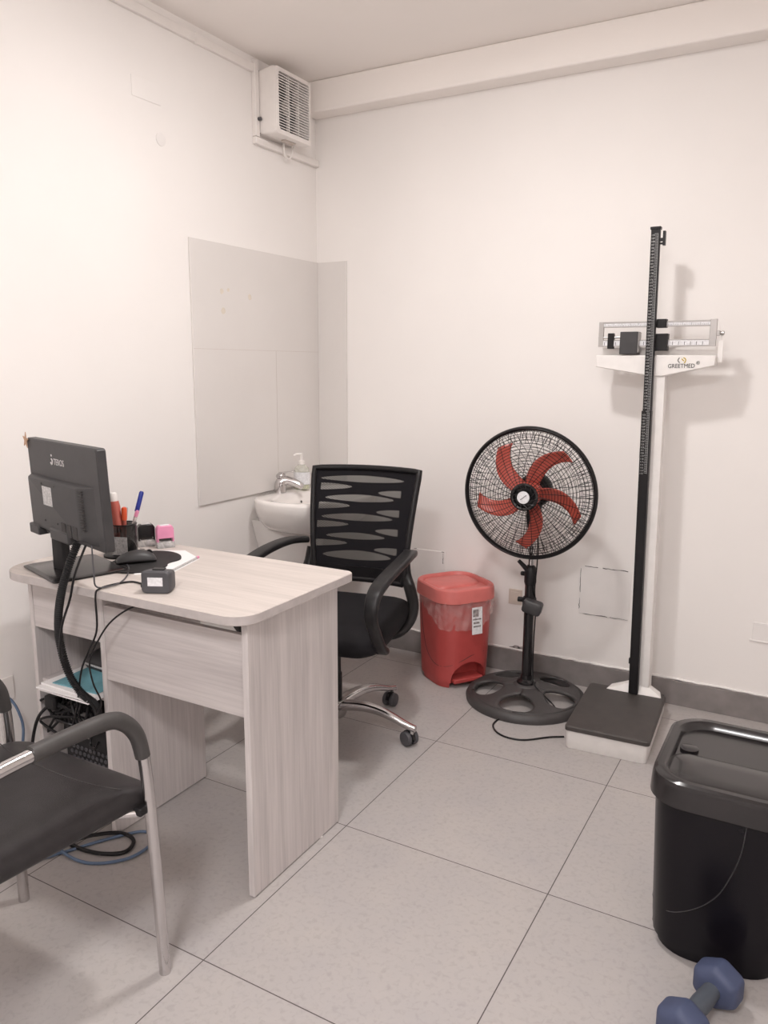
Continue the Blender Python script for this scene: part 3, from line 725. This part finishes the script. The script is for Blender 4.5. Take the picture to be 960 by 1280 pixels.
for k in range(5):
    a = rad(4-12+72*k)
    sp_ = []
    for i in range(13):
        f = i/12; r = .02+.292*f; z = .098+.022*sin(pi*min(1,f*1.15))*(.8)-.032*f**2.2
        hw = .022-.009*f; hh = .017-.007*f
        sp_.append([Vector((cos(a)*r-sin(a)*q.x, sin(a)*r+cos(a)*q.x, z+q.y)) for q in rrect(2*hw, 2*hh, .008, 0, 3)])
    build('base_spoke', MB().loft(sp_), 'chrome', ch, smooth=60)
    cx, cy = cos(a)*.299, sin(a)*.299
    ca = a+1.1+k*.7
    mt = T(cx, cy, 0) @ Rz(ca)
    cs = build('caster', MB().lathe([(.0075,.045),(.0075,.074)], n=10, mat=T(cx,cy,0)), 'steel', ch)
    w = MB()
    for dx in (-.0145, .0145):
        w.lathe([(.016,-.0095),(.0245,-.0085),(.0265,-.004),(.0265,.004),(.0245,.0085),(.016,.0095)], n=28, mat=mt @ T(dx,.014,.0268) @ Matrix.Rotation(pi/2,4,'Y'))
    build('caster_wheel', w, 'dgrey', cs)
    hd = MB(); n = 10
    ar = [(.014+.0285*cos(q), .0268+.0285*sin(q)) for q in [rad(10+170*i/n) for i in range(n+1)]] + [(.014+.020*cos(q), .0268+.020*sin(q)) for q in [rad(180-170*i/n) for i in range(n+1)]]
    hd.prism(ar, 0, -.007, .007, mt); build('caster_hood', hd, 'black', cs)

# ------------------------------------------------------------ visitor chair
vc = thing('visitor_chair', (.715, -2.25, 0), 0, 'chrome framed visitor chair with black leatherette seat in the lower left foreground', 'visitor chair')
def fx(f, z): return f
sr = []
for z, g in [(.398,.03),(.402,.008),(.412,.0),(.428,.001),(.442,.010),(.449,.028),(.452,.06),(.452,.11)]:
    ring_ = rrect(.45-2*g, .47-2*g, .055 if g < .03 else .045, 0, 6)
    sr.append([Vector((p.x*(1-.12*max(0,(.12-p.y))/.355), p.y, z-.018*max(0,(p.y-.13)/.10)**1.5-.010*cos(pi*p.x/.5)*(1 if z > .43 else 0)*.5)) for p in ring_])
sm = MB().loft(sr).xf(T(.706,-2.215,0))
build('seat', sm, 'leather', vc, world=True, smooth=60, sub=1)
build('seat_seam', MB().tube([(.505,-2.068,.4475),(.60,-2.085,.4465),(.72,-2.09,.446),(.83,-2.085,.4465),(.905,-2.07,.4475)], .0012, 6, smooth=4), 'crack', vc, world=True)
build('seat_bracket', MB().box((.90,-2.06,.390),(.945,-2.03,.408)), 'black', vc, world=True, bevel=.003)
build('cross_bar', MB().tube([(.50,-2.16,.400),(.70,-2.16,.398),(.90,-2.16,.400)], .009, 8, smooth=3), 'chrome', vc, world=True)
for sx in (1, -1):
    X = lambda v: .712+sx*v
    leg = [(X(.238),-2.020,.0),(X(.234),-2.024,.20),(X(.229),-2.028,.38),(X(.224),-2.034,.51),(X(.221),-2.047,.565),(X(.218),-2.075,.603),(X(.217),-2.115,.622),(X(.217),-2.20,.627),(X(.217),-2.33,.627),(X(.217),-2.45,.62),(X(.215),-2.55,.60)]
    build('leg', MB().tube(leg, .0128, 14, smooth=6), 'chrome', vc, world=True, smooth=60)
    pad_ = [(X(.2235),-2.036,.515),(X(.221),-2.047,.565),(X(.218),-2.075,.603),(X(.217),-2.115,.622),(X(.217),-2.20,.628),(X(.217),-2.285,.629)]
    build('arm_pad', MB().tube(pad_, [.0158,.0165,.0175,.0175,.0170,.0162], 14, smooth=6), 'pad', vc, world=True, smooth=60)
    build('leg', MB().tube([(X(.235),-2.60,.0),(X(.23),-2.52,.30),(X(.22),-2.50,.45),(X(.215),-2.55,.60),(X(.205),-2.60,.86)], .0128, 12, smooth=5), 'chrome', vc, world=True, smooth=60)
    build('seat_rail', MB().tube([(X(.222),-2.045,.392),(X(.165),-2.14,.400),(X(.16),-2.36,.400),(X(.222),-2.50,.42)], .009, 8, smooth=4), 'chrome', vc, world=True, smooth=60)
s = MB().loft([[Vector((.712+p.x, -2.55-(z-.55)*.22+p.y+.03*0, z)) for p in rrect(.40-g, .045-g, .02, 0, 5)] for z, g in ((.53,.03),(.55,0),(.70,0),(.85,0),(.87,.03))])
build('backrest', s, 'leather', vc, world=True, smooth=60)

# ------------------------------------------------------------ pedal bins
def bin_(loc, rz, W, D, Hh, mat, lidmat, label, seam, name='pedal_bin'):
    t = thing(name, loc, rz, label, 'waste bin')
    RC = .30 if mat == 'red' else .25
    sc = [(.0,.80,.80),(.004,.815,.815),(.055,.825,.825),(.058,.865,.865),(.10,.875,.875),(.80,.94,.94),(.90,.945,.945)]
    prof = [(h*Hh if h > .06 else h*Hh/.4*.4/Hh if False else h*Hh, a, b) for h, a, b in sc]
    rings = [rrect(W*a, D*b, min(W,D)*RC, z, 8) for z, a, b in prof]
    body = build('bin_body', MB().loft(rings), mat, t)
    # arched recess for the pedal at the front (-y)
    aw = W*.29; cut = [(-aw, -.01), (aw, -.01)] + [(aw*cos(q), Hh*.10+Hh*.16*sin(q)) for q in [pi*i/12 for i in range(13)]]
    carve(body, MB().prism(cut, 1, -D*.5-.02, -D*.5+.085))
    build('pedal', MB().box((-aw*.86, -D*.435, .022),(aw*.86, -D*.435+.07, .040)), mat, t, bevel=.004)
    l = [(Hh*.865,1.0),(Hh*.87,1.012),(Hh*.965,1.0),(Hh*.99,.985),(Hh*1.0,.95),(Hh*1.0,.88),(Hh*.99,.85),(Hh*.962,.82),(Hh*.962,.3)]
    lid = build('lid', MB().loft([rrect(W*a, D*(1-(1-a)*W/D), min(W,D)*(RC+.01)*a, z, 8) for z, a in l]), lidmat, t, smooth=30)
    # wave-like raised half of the lid
    rs = MB().loft([rrect(W*a, D*b, .05, z, 8, cy=D*.12) for z, a, b in ((Hh*.955,.80,.56),(Hh*.975,.78,.54),(Hh*.985,.70,.46),(Hh*.986,.4,.2))])
    if lidmat == 'bin_lid':
        build('lid_boss', MB().lathe([(.021,0),(.021,.0065),(.019,.0075)], c=(-.020, -.100, Hh*.960), n=28), lidmat, t)
        build('lid_swell', MB().loft([rrect(W*a, D*b, .04, z, 8, cx=W*.225) for z, a, b in ((Hh*.955,.42,.84),(Hh*.972,.40,.82),(Hh*.984,.34,.76),(Hh*.986,.15,.4))]), lidmat, t, smooth=60)
    else:
        build('lid_swell', rs, lidmat, t, smooth=60)
    # moulded seam that sweeps round the body
    def surf(u, h):  # u = perimeter fraction 0..1 around ring, h height
        hh = h/Hh; a = .865+(.94-.865)*max(0,min(1,(hh-.06)/.74))+.004
        rg_ = rrect(W*a, D*a, min(W,D)*RC, h, 8); n_ = len(rg_)
        ln = [(rg_[(i+1) % n_]-rg_[i]).length for i in range(n_)]; tot = sum(ln); t_ = (u % 1)*tot
        # start the count at the middle of the +x,+y corner
        t_ = (t_+sum(ln[:4])) % tot
        for i in range(n_):
            if t_ <= ln[i]: return rg_[i].lerp(rg_[(i+1) % n_], t_/max(ln[i], 1e-9))
            t_ -= ln[i]
        return rg_[0]
    build('seam_line', MB().tube([surf(u, h*Hh) for u, h in seam], .0011, 6, smooth=5), 'crack' if lidmat != 'bin_lid' else 'dark', t)
    return t, surf
seam_red = [(.30,.86),(.31,.65),(.325,.48),(.35,.34),(.39,.26),(.45,.225),(.51,.235),(.57,.28),(.63,.325),(.70,.345)]
rb, surf_r = bin_((.805,-.182,0), rad(55), .274, .292, .425, 'red', 'redlid', 'red plastic pedal bin with a clear liner standing against the back wall', seam_red)
bg = MB(); rows = []; nC = 90
rnd = random.Random(5)
amp = [rnd.uniform(-1,1) for _ in range(nC)]
for j in range(9):
    row = []
    for i in range(nC):
        u = .29+.50*i/(nC-1)      # side and front
        dep = .020+.105*(max(0,sin((u-.29)/.56*pi)))**1.1+.006*sin(i*.21+1)
        h = .375-dep*j/8
        p = surf_r(u % 1, h); c = Vector((p.x, p.y, 0)).normalized()
        w = .006+.004*sin(i*.9+j*.5)+.003*amp[i]*(j/8)+.003*sin(i*.37+j)
        row.append(p+c*w)
    rows.append(row)
bg.add([p for r in rows for p in r], [(j*nC+i, j*nC+i+1, (j+1)*nC+i+1, (j+1)*nC+i) for j in range(8) for i in range(nC-1)])
build('bin_liner', bg, 'bag', rb, smooth=60)
stk = MB().box((-.024,-.0012,-.056),(.024,.0012,.056)); stk.xf(T(.020,-.146,.290) @ Matrix.Rotation(rad(-3),4,'X'))
so_ = build('sticker', stk, 'label', rb)
g = MB(); 
for (x0,x1,z0,z1) in [(-.020,.006,.018,.048),(-.02,.018,.004,.010),(-.018,.010,-.012,-.004),(-.018,.016,-.026,-.02)]: g.box((x0,-.002,z0),(x1,-.001,z1))
g.xf(T(.020,-.146,.290) @ Matrix.Rotation(rad(-3),4,'X')); build('sticker_print', g, 'greyprint', so_, smooth=0)
seam_blk = [(.925,.86),(.92,.70),(.905,.55),(.885,.43),(.85,.33),(.80,.255),(.74,.225),(.68,.24),(.62,.30)]
bk_, surf_b = bin_((1.990,-1.262,0), rad(-90), .375, .318, .435, 'bin_black', 'bin_lid', 'black plastic pedal bin with a glossy lid at the right edge of the picture', seam_blk)

# ------------------------------------------------------------ pedestal fan
FC = Vector((1.153, -.25, 0))
fn = thing('pedestal_fan', FC, 0, 'black pedestal fan with red blades and round wire guard beside the red bin', 'pedestal fan')
R0 = .238
# base: domed disc with five openings, built as ring + spokes
rm = MB().lathe([(R0-.030,.000),(R0-.002,.000),(R0,.012),(R0-.008,.026),(R0-.020,.032),(R0-.034,.034),(R0-.038,.014),(R0-.030,.000)], n=72, cap=False)
fb = build('base', rm, 'fanbase', fn)
sp5 = MB()
for k in range(5):
    a = rad(-90+36+72*k+6); rs_ = [.028,.045,.065,.080]+[.147-.060*cos(pi*q/16) for q in range(17)]+[.2085,.214]
    nA = 11; vs_w = []
    for r in rs_:
        o_ = rad(25)*max(0, 1-((r-.147)/.060)**2)**.42; h_ = rad(36)-o_
        z = .060-.030*((r-.028)/(R0-.03-.028))**1.3
        for q in range(nA):
            t_ = (q/(nA-1)*2-1); e_ = .0035*abs(t_)**8 if o_ > 0 else 0
            vs_w.append((r*cos(a+t_*h_), r*sin(a+t_*h_), z-e_))
    sp5.add(vs_w, [(i*nA+q, i*nA+q+1, (i+1)*nA+q+1, (i+1)*nA+q) for i in range(len(rs_)-1) for q in range(nA-1)])
web = build('base_spokes', sp5, 'fanbase', fn, smooth=60, solid=.012)
build('base_hub', MB().lathe([(.060,.050),(.050,.066),(.036,.072)], n=36), 'fanbase', fn)
build('base_collar', MB().lathe([(.036,.066),(.038,.072),(.036,.080),(.024,.088),(.0215,.105)], n=30), 'black_gloss', fn)
build('lower_pole', MB().lathe([(.0195,.085),(.0195,.495)], n=24), 'black_gloss', fn)
build('height_clamp', MB().lathe([(.021,.475),(.0235,.485),(.0235,.530),(.019,.545),(.012,.553)], n=24), 'black', fn)
build('clamp_lever', MB().tube([(-.010,-.012,.535),(-.022,-.022,.552),(-.040,-.030,.572)], [.010,.009,.007], 8, smooth=3), 'black', fn)
build('clamp_knob', MB().lathe([(.009,0),(.009,.014),(.006,.017)], n=14, mat=T(-.022,0,.515) @ Matrix.Rotation(-pi/2,4,'Y')), 'black', fn)
build('upper_pole', MB().lathe([(.011,.55),(.011,.74)], n=20), 'chrome', fn)
cbm = MB().loft([[Vector((p.x, y, p.y)) for p in rrect(.075-g, .052-g, .012, 0, 4)] for y, g in ((-.050,.012),(-.046,.002),(-.012,0),(-.008,.01))])
cbm.xf(T(.018,-.0,.395) @ Matrix.Rotation(rad(14),4,'Y')  @ Rz(rad(8)))
build('control_box', cbm, 'dark', fn)
build('control_ring', MB().lathe([(.024,.378),(.027,.384),(.027,.418),(.024,.424)], n=24), 'black', fn)
build('cable_clip', MB().lathe([(.010,0),(.010,.02)], n=14, mat=T(-.022,-.012,.413) @ Matrix.Rotation(-pi/2,4,'Y')), 'black', fn)
# head
d = Vector((.07, -1, -.03)).normalized()           # blowing direction
head = Vector((1.150,-.290,.838))                       # ring centre (world)
xa = d.cross(Vector((0,0,1))).normalized(); ya = xa.cross(d).normalized()
xa = -xa if xa.x < 0 else xa; ya = xa.cross(-d) if False else Vector((0,0,1))-d*d.z; ya.normalize()
FM = Matrix((( xa.x, ya.x, d.x, head.x),(xa.y, ya.y, d.y, head.y),(xa.z, ya.z, d.z, head.z),(0,0,0,1)))  # local: x right, y up, z towards viewer
inv = fn.matrix_basis.inverted()
def fpart(name, mb, mat, **k): return build(name, mb.xf(inv @ FM), mat, fn, **k)
RR = .249
fpart('guard_rim', MB().tube([(RR*cos(a)*.99, RR*sin(a)*.99, .004) for a in [i*2*pi/96 for i in range(96)]], .0082, 8, closed=True, flat=1.7), 'black', smooth=60)
def dome(f, depth): # f 0 centre ..1 rim
    return depth*(1-f**2.6)**.75
def circ(r, z, th, n=72, m=4): return MB().tube([(r*cos(a), r*sin(a), z) for a in [i*2*pi/n for i in range(n)]], th, m, closed=True)
def grid(depth, sgn, nrad, hub, thr, thc, ncirc, curl):
    g = MB()
    for i in range(nrad):
        a0 = 2*pi*i/nrad; pts = []
        for j in range(11):
            f = hub/RR+(1-hub/RR)*j/10; r = f*(RR-.006)
            a = a0+curl*(1-f)**1.5
            pts.append((r*cos(a), r*sin(a), .004+sgn*dome(f, depth)))
        g.tube(pts, thr, 4)
    for i in range(nrad*2):      # short wires that make the outer band denser
        a = 2*pi*(i+.5)/(nrad*2)
        pts = [(f*(RR-.006)*cos(a), f*(RR-.006)*sin(a), .004+sgn*dome(f, depth)) for f in (.80,.87,.93,1)]
        g.tube(pts, thr, 4)
    for j in range(ncirc):
        f = (hub/RR)+(1-hub/RR)*(j+.5)/ncirc
        n = 72; o = circ(f*(RR-.006), .004+sgn*dome(f, depth), thc, n)
        g.add(o.v, o.f)
    return g
fpart('rear_guard', grid(.060, -1, 44, .065, .0009, .0008, 11, -.5), 'black', smooth=0)
fpart('front_guard', grid(.072, 1, 30, .045, .00115, .0010, 19, .35), 'black', smooth=0)
fpart('guard_boss', MB().lathe([(.050,.064),(.052,.078),(.046,.084),(.040,.082),(.036,.072),(.022,.070),(.020,.080)], n=40), 'black_gloss')
gb = MB()
for k in range(12):
    a = k*2*pi/12; gb.tube([(.026*cos(a), .026*sin(a), .084),(.040*cos(a+.35), .040*sin(a+.35), .086),(.050*cos(a+.5), .050*sin(a+.5), .082)], .0018, 5)
fpart('boss_swirl', gb, 'black_gloss')
fpart('badge', MB().lathe([(.0215,.080),(.0235,.086),(.0225,.090),(.001,.091)], n=32), 'label')
fpart('badge_mark', MB().tube([(-.010,-.008,.0912),(0,0,.0914),(.012,.010,.0912)], .0012, 5), 'dgrey')
fpart('blade_hub', MB().lathe([(.046,-.020),(.046,.018),(.038,.030),(.02,.036),(.001,.037)], n=36), 'redblade')
for k in range(5):
    a0 = rad(90+58-72*k); vs = []; nR, nA = 12, 6
    for i in range(nR):
        f = i/(nR-1); r = .040+.165*f
        cen = a0-.02-.50*f**1.5+.06*sin(pi*f); wid = .046+.012*sin(pi*f)+.006*f
        for j in range(nA):
            q = j/(nA-1)-.5; a = cen+q*wid/r if True else 0
            rr2 = r+.010*q*f**4
            vs.append((rr2*cos(a), rr2*sin(a), .004+q*.034*(1-.3*f)-.004*sin(pi*(q+.5))))
    s = MB().add(vs, [(i*nA+j, i*nA+j+1, (i+1)*nA+j+1, (i+1)*nA+j) for i in range(nR-1) for j in range(nA-1)])
    fpart('blade', s, 'redblade', solid=.0016, smooth=60)
fpart('motor_housing', MB().lathe([(.060,-.058),(.066,-.066),(.066,-.100),(.055,-.125),(.035,-.140),(.001,-.143)], n=36), 'black')
nk = MB().loft([[Vector((p.x+FC.x+.0, p.y+y, z)) for p in rrect(w, dd, .01, 0, 4)] for z, y, w, dd in ((.70,-.25,.034,.034),(.745,-.248,.044,.05),(.80,-.225,.046,.075),(.86,-.205,.040,.07))])
build('neck', nk, 'black', fn, world=True)
build('power_cord', MB().tube([(1.175,-.235,.80),(1.180,-.262,.70),(1.183,-.265,.579),(1.176,-.262,.46),(1.172,-.228,.38),(1.172,-.235,.25),(1.178,-.25,.12),(1.195,-.27,.075),(1.245,-.30,.052),(1.295,-.34,.040),(1.325,-.385,.028)], .0028, 8, smooth=6), 'black', fn, world=True, smooth=60)
build('floor_cord', MB().tube([(1.13,-.47,.004),(1.128,-.535,.004),(1.16,-.585,.004),(1.21,-.607,.004),(1.27,-.595,.004),(1.34,-.53,.004),(1.385,-.50,.004)], .0032, 8, smooth=6), 'black', fn, world=True, smooth=60)

# ------------------------------------------------------------ physician scale
ps_ = thing('medical_scale', (1.535, -.335, 0), rad(3), 'white upright beam medical scale with black height rod and black platform mat', 'scale')
bx = MB().loft([rrect(.272-2*g, .455-2*g, .012, z, 3) for z, g in ((0.0,.002),(.003,0),(.066,0),(.069,.003))]); bx.xf(T(-.002,-.0,0))
build('platform', bx, 'white_paint', ps_)
build('platform_mat', MB().loft([rrect(.284-2*g, .425-2*g, .014, z, 4, cy=-.024) for z, g in ((.069,.0),(.082,0),(.086,.004))]), 'mat', ps_)
build('foot_screw', MB().lathe([(.007,.06),(.007,.083)], c=(.128,.19,0), n=10), 'black', ps_)
gp = MB().add([(-.072,.150,.085),(.128,.150,.085),(.118,.205,.085),(-.062,.205,.085),(-.072,.150,.088),(.128,.150,.088),(.118,.205,.088),(-.062,.205,.088),(.010,.172,.120),(.072,.172,.120),(.070,.20,.120),(.012,.20,.120)],
    [(0,1,5,4),(1,2,6,5),(2,3,7,6),(3,0,4,7),(4,5,9,8),(5,6,10,9),(6,7,11,10),(7,4,8,11),(8,9,10,11),(0,3,2,1)])
build('base_plate', gp, 'white_paint', ps_, smooth=0)
# everything upright leans a touch, as in the old scale
def lean(x, y, z): return Vector((x-(z-.1)*.017, y, z))
def lbox(x0, x1, y0, y1, z0, z1):
    m = MB(); 
    m.add([lean(*p) for p in ((x0,y0,z0),(x1,y0,z0),(x1,y1,z0),(x0,y1,z0),(x0,y0,z1),(x1,y0,z1),(x1,y1,z1),(x0,y1,z1))], [(0,3,2,1),(4,5,6,7),(0,1,5,4),(1,2,6,5),(2,3,7,6),(3,0,4,7)])
    return m
build('column', lbox(1.555, 1.607, -.165, -.115, .074, 1.285), 'white_paint', ps_, world=True, bevel=.003)
rod = build('height_rod', lbox(1.538, 1.572, -.196, -.172, .088, 1.155), 'black', ps_, world=True, bevel=.002)
build('upper_rod', lbox(1.541, 1.571, -.192, -.174, 1.10, 1.775), 'black', ps_, world=True, bevel=.0015)
build('rod_cap', lbox(1.5385, 1.5735, -.195, -.171, 1.772, 1.781), 'black', ps_, world=True, bevel=.001)
hp_ = lbox(1.571, 1.588, -.190, -.180, 1.732, 1.743); q_ = lbox(1.581, 1.589, -.194, -.176, 1.718, 1.765); hp_.add(q_.v, q_.f)
q_ = lbox(1.571, 1.586, -.190, -.180, 1.722, 1.728); hp_.add(q_.v, q_.f)
build('head_bracket', hp_, 'black', ps_, world=True)
build('rod_clip', lbox(1.5355, 1.539, -.190, -.178, .985, 1.02), 'steel', ps_, world=True)
build('rod_stop', lbox(1.5335, 1.539, -.192, -.178, .205, .225), 'black', ps_, world=True)
tk = MB(); n_ = 0
z = 1.757
while z > .93:
    y = -.1926 if z > 1.155 else -.1966
    L_ = .009 if n_ % 5 else .012
    q_ = lbox(1.5655-L_, 1.5655, y-.0004, y+.0005, z, z+.0012); tk.add(q_.v, q_.f); z -= .00525; n_ += 1
q_ = lbox(1.5655, 1.5662, -.1930, -.1922, 1.156, 1.757); tk.add(q_.v, q_.f)
q_ = lbox(1.5655, 1.5662, -.1970, -.1962, .93, 1.150); tk.add(q_.v, q_.f)
build('ruler_marks', tk, 'tick', ps_, world=True, smooth=0)
nums = '\n'.join(str(190-k) for k in range(57))
inv = ps_.matrix_basis.inverted()
tx = text('ruler_numbers', nums, .0082, 'tick', ps_, (0,0,0), spacing=1.281, align='LEFT')
tx.matrix_basis = inv @ T(*lean(1.543,-.1928,1.750)) @ Matrix.Rotation(rad(-.97),4,'Y') @ Matrix.Rotation(pi/2,4,'X')
nums = '\n'.join(str(133-k) for k in range(21))
tx = text('ruler_numbers', nums, .0082, 'tick', ps_, (0,0,0), spacing=1.281, align='LEFT')
tx.matrix_basis = inv @ T(*lean(1.541,-.1968,1.138)) @ Matrix.Rotation(rad(-.97),4,'Y') @ Matrix.Rotation(pi/2,4,'X')
# beam housing: wide tapered box
cxh = 1.552
pl = [(1.342,1.350),(1.342,1.308),(1.532,1.278),(1.575,1.276),(1.748,1.314),(1.750,1.350)]
bh = build('beam_housing', MB().prism(pl, 1, -.172, -.105), 'white_paint', ps_, world=True, bevel=.003)
build('housing_back', MB().prism([(1.350,1.345),(1.745,1.345),(1.745,1.378),(1.350,1.378)], 1, -.112, -.105), 'white_paint', ps_, world=True)
tx = text('brand_mark', 'GREETMED', .0205, 'ink', ps_, (0,0,0))
tx.matrix_basis = inv @ T(1.640,-.1732,1.306) @ Matrix.Rotation(rad(-1),4,'Y') @ Matrix.Rotation(pi/2,4,'X') @ Matrix.Diagonal((.88,1,1,1))
tx = text('registered_mark', '\u00ae', .016, 'ink', ps_, (0,0,0)); tx.matrix_basis = inv @ T(1.694,-.1732,1.318) @ Matrix.Rotation(pi/2,4,'X')
e1 = MB().tube([(1.632,-.1732,1.341),(1.628,-.1732,1.334),(1.629,-.1732,1.328),(1.634,-.1732,1.324)], .0013, 5, smooth=4)
build('brand_leaf', e1, 'ink', ps_, world=True)
e1 = MB().tube([(1.645,-.1732,1.341),(1.652,-.1732,1.337),(1.653,-.1732,1.330),(1.649,-.1732,1.322)], .0016, 5, smooth=4); e1.tube([(1.640,-.1732,1.337),(1.647,-.1732,1.330)], .0018, 5)
build('brand_leaf', e1, 'gold', ps_, world=True)
# beam frame
bf = MB(); yb0, yb1 = -.160, -.148
bf.box((1.344,yb0,1.380),(1.361,yb1,1.468)); bf.box((1.722,yb0,1.380),(1.744,yb1,1.471))
bf.box((1.361,yb0,1.462),(1.722,yb1,1.468)); bf.box((1.361,yb0,1.448),(1.722,yb1,1.452)); bf.box((1.361,yb0,1.380),(1.722,yb1,1.384))
bf.box((1.361,yb0,1.401),(1.722,yb1,1.404)); bf.box((1.744,yb0,1.415),(1.755,yb1,1.432))
fo = build('beam_frame', bf, 'alu', ps_, world=True, bevel=.001)
wf = MB().box((1.361,yb0+.001,1.452),(1.722,yb1-.001,1.462)); wf.box((1.361,yb0+.001,1.384),(1.722,yb1-.001,1.401))
build('scale_strip', wf.xf(inv), 'label', fo)
tk = MB()
for k in range(60): tk.box((1.366+k*.0059, yb0+.0002, 1.4525),(1.3668+k*.0059, yb0+.0012, 1.4525+(.008 if k % 5 == 0 else .0045)))
for k in range(18): tk.box((1.366+k*.0197, yb0+.0002, 1.385),(1.3675+k*.0197, yb0+.0012, 1.3965))
build('beam_graduations', tk.xf(inv), 'ink', fo, smooth=0)
def poise(name, x0, x1, z0, z1, mat='black', y0=-.172, y1=-.138):
    return build(name, MB().box((x0,y0,z0),(x1,y1,z1)), mat, ps_, world=True, bevel=.002)
poise('small_poise', 1.547, 1.580, 1.444, 1.474)
poise('large_poise', 1.530, 1.588, 1.365, 1.424)
poise('counterweight', 1.425, 1.487, 1.353, 1.432, 'dark', -.178, -.125)
build('counterweight_clip', MB().box((1.487,-.172,1.360),(1.4895,-.130,1.430)), 'alu', ps_, world=True)
poise('balance_nut', 1.378, 1.400, 1.373, 1.428, 'black', -.165, -.145)
build('balance_screw', MB().tube([(1.343,-.155,1.412),(1.430,-.155,1.414)], .0035, 10), 'steel', ps_, world=True)
pv = MB().lathe([(.005,0),(.0075,.004),(.0075,.012),(.004,.014)], n=16, mat=T(1.755,-.154,1.423) @ Matrix.Rotation(pi/2,4,'Y'))
build('beam_knob', pv, 'steel', ps_, world=True)
ap_ = MB().box((1.752,-.150,1.325),(1.768,-.143,1.40)); ap_.box((1.758,-.150,1.395),(1.762,-.143,1.45))
build('stop_arm', ap_, 'white_paint', ps_, world=True, bevel=.001)

# ------------------------------------------------------------ dumbbell
db = thing('dumbbell', (1.995, -1.575, 0), 0, 'blue hexagonal dumbbell lying on the floor in front of the black bin', 'dumbbell')
A = Vector((2.014,-1.512,.049)); B = Vector((1.966,-1.662,.049)); ax = (B-A).normalized()
def hexhead(c, sgn):
    sd = Vector((-ax.y, ax.x, 0)); m = MB(); rings = []
    for t_, r_ in ((-.033,.030),(-.029,.043),(-.022,.053),(.020,.053),(.028,.043),(.032,.028)):
        ring_ = []
        for k in range(6):
            a = rad(30+60*k); ring_.append(c+ax*t_*sgn*-1+sd*r_*cos(a)+Vector((0,0,1))*r_*sin(a)*.93)
        rings.append(ring_)
    return m.loft(rings)
build('hex_head', hexhead(A, 1), 'blue', db, world=True, bevel=.007, seg=3, smooth=60)
build('hex_head', hexhead(B, -1), 'blue', db, world=True, bevel=.007, seg=3, smooth=60)
build('grip', MB().tube([A, A+ax*.035, A+(B-A)*.5, B-ax*.035, B], [.026,.018,.020,.018,.026], 16, smooth=4), 'bluegrip', db, world=True, smooth=60)

# ------------------------------------------------------------ camera and look
cam = bpy.data.cameras.new('camera'); co = bpy.data.objects.new('camera', cam); COL.objects.link(co)
ya_, pi_, ro_ = -.5127, .1849, .0047
cy_, sy_, cp_, sp__ = cos(ya_), sin(ya_), cos(pi_), sin(pi_)
f_ = Vector((sy_*cp_, cy_*cp_, -sp__)); r_ = Vector((cy_, -sy_, 0)); u_ = r_.cross(f_)
cr, sr_ = cos(ro_), sin(ro_)
X_ = r_*cr+u_*sr_; Y_ = -r_*sr_+u_*cr
co.matrix_world = Matrix(((X_.x,Y_.x,-f_.x,2.1014),(X_.y,Y_.y,-f_.y,-3.097),(X_.z,Y_.z,-f_.z,1.3096),(0,0,0,1)))
cam.sensor_fit = 'HORIZONTAL'; cam.sensor_width = 36; cam.lens = 979.24/960*36; cam.clip_start = .02
sc = bpy.context.scene; sc.camera = co
w = bpy.data.worlds.new('world'); sc.world = w; w.use_nodes = True
w.node_tree.nodes['Background'].inputs[0].default_value = (.9,.92,1,1); w.node_tree.nodes['Background'].inputs[1].default_value = .3
vs = sc.view_settings; vs.view_transform = 'Standard'; vs.look = 'None'; vs.gamma = 1; vs.exposure = .25; vs.use_curve_mapping = False
sc.cycles.use_denoising = True; sc.cycles.max_bounces = 12; sc.cycles.diffuse_bounces = 8; sc.cycles.transparent_max_bounces = 16
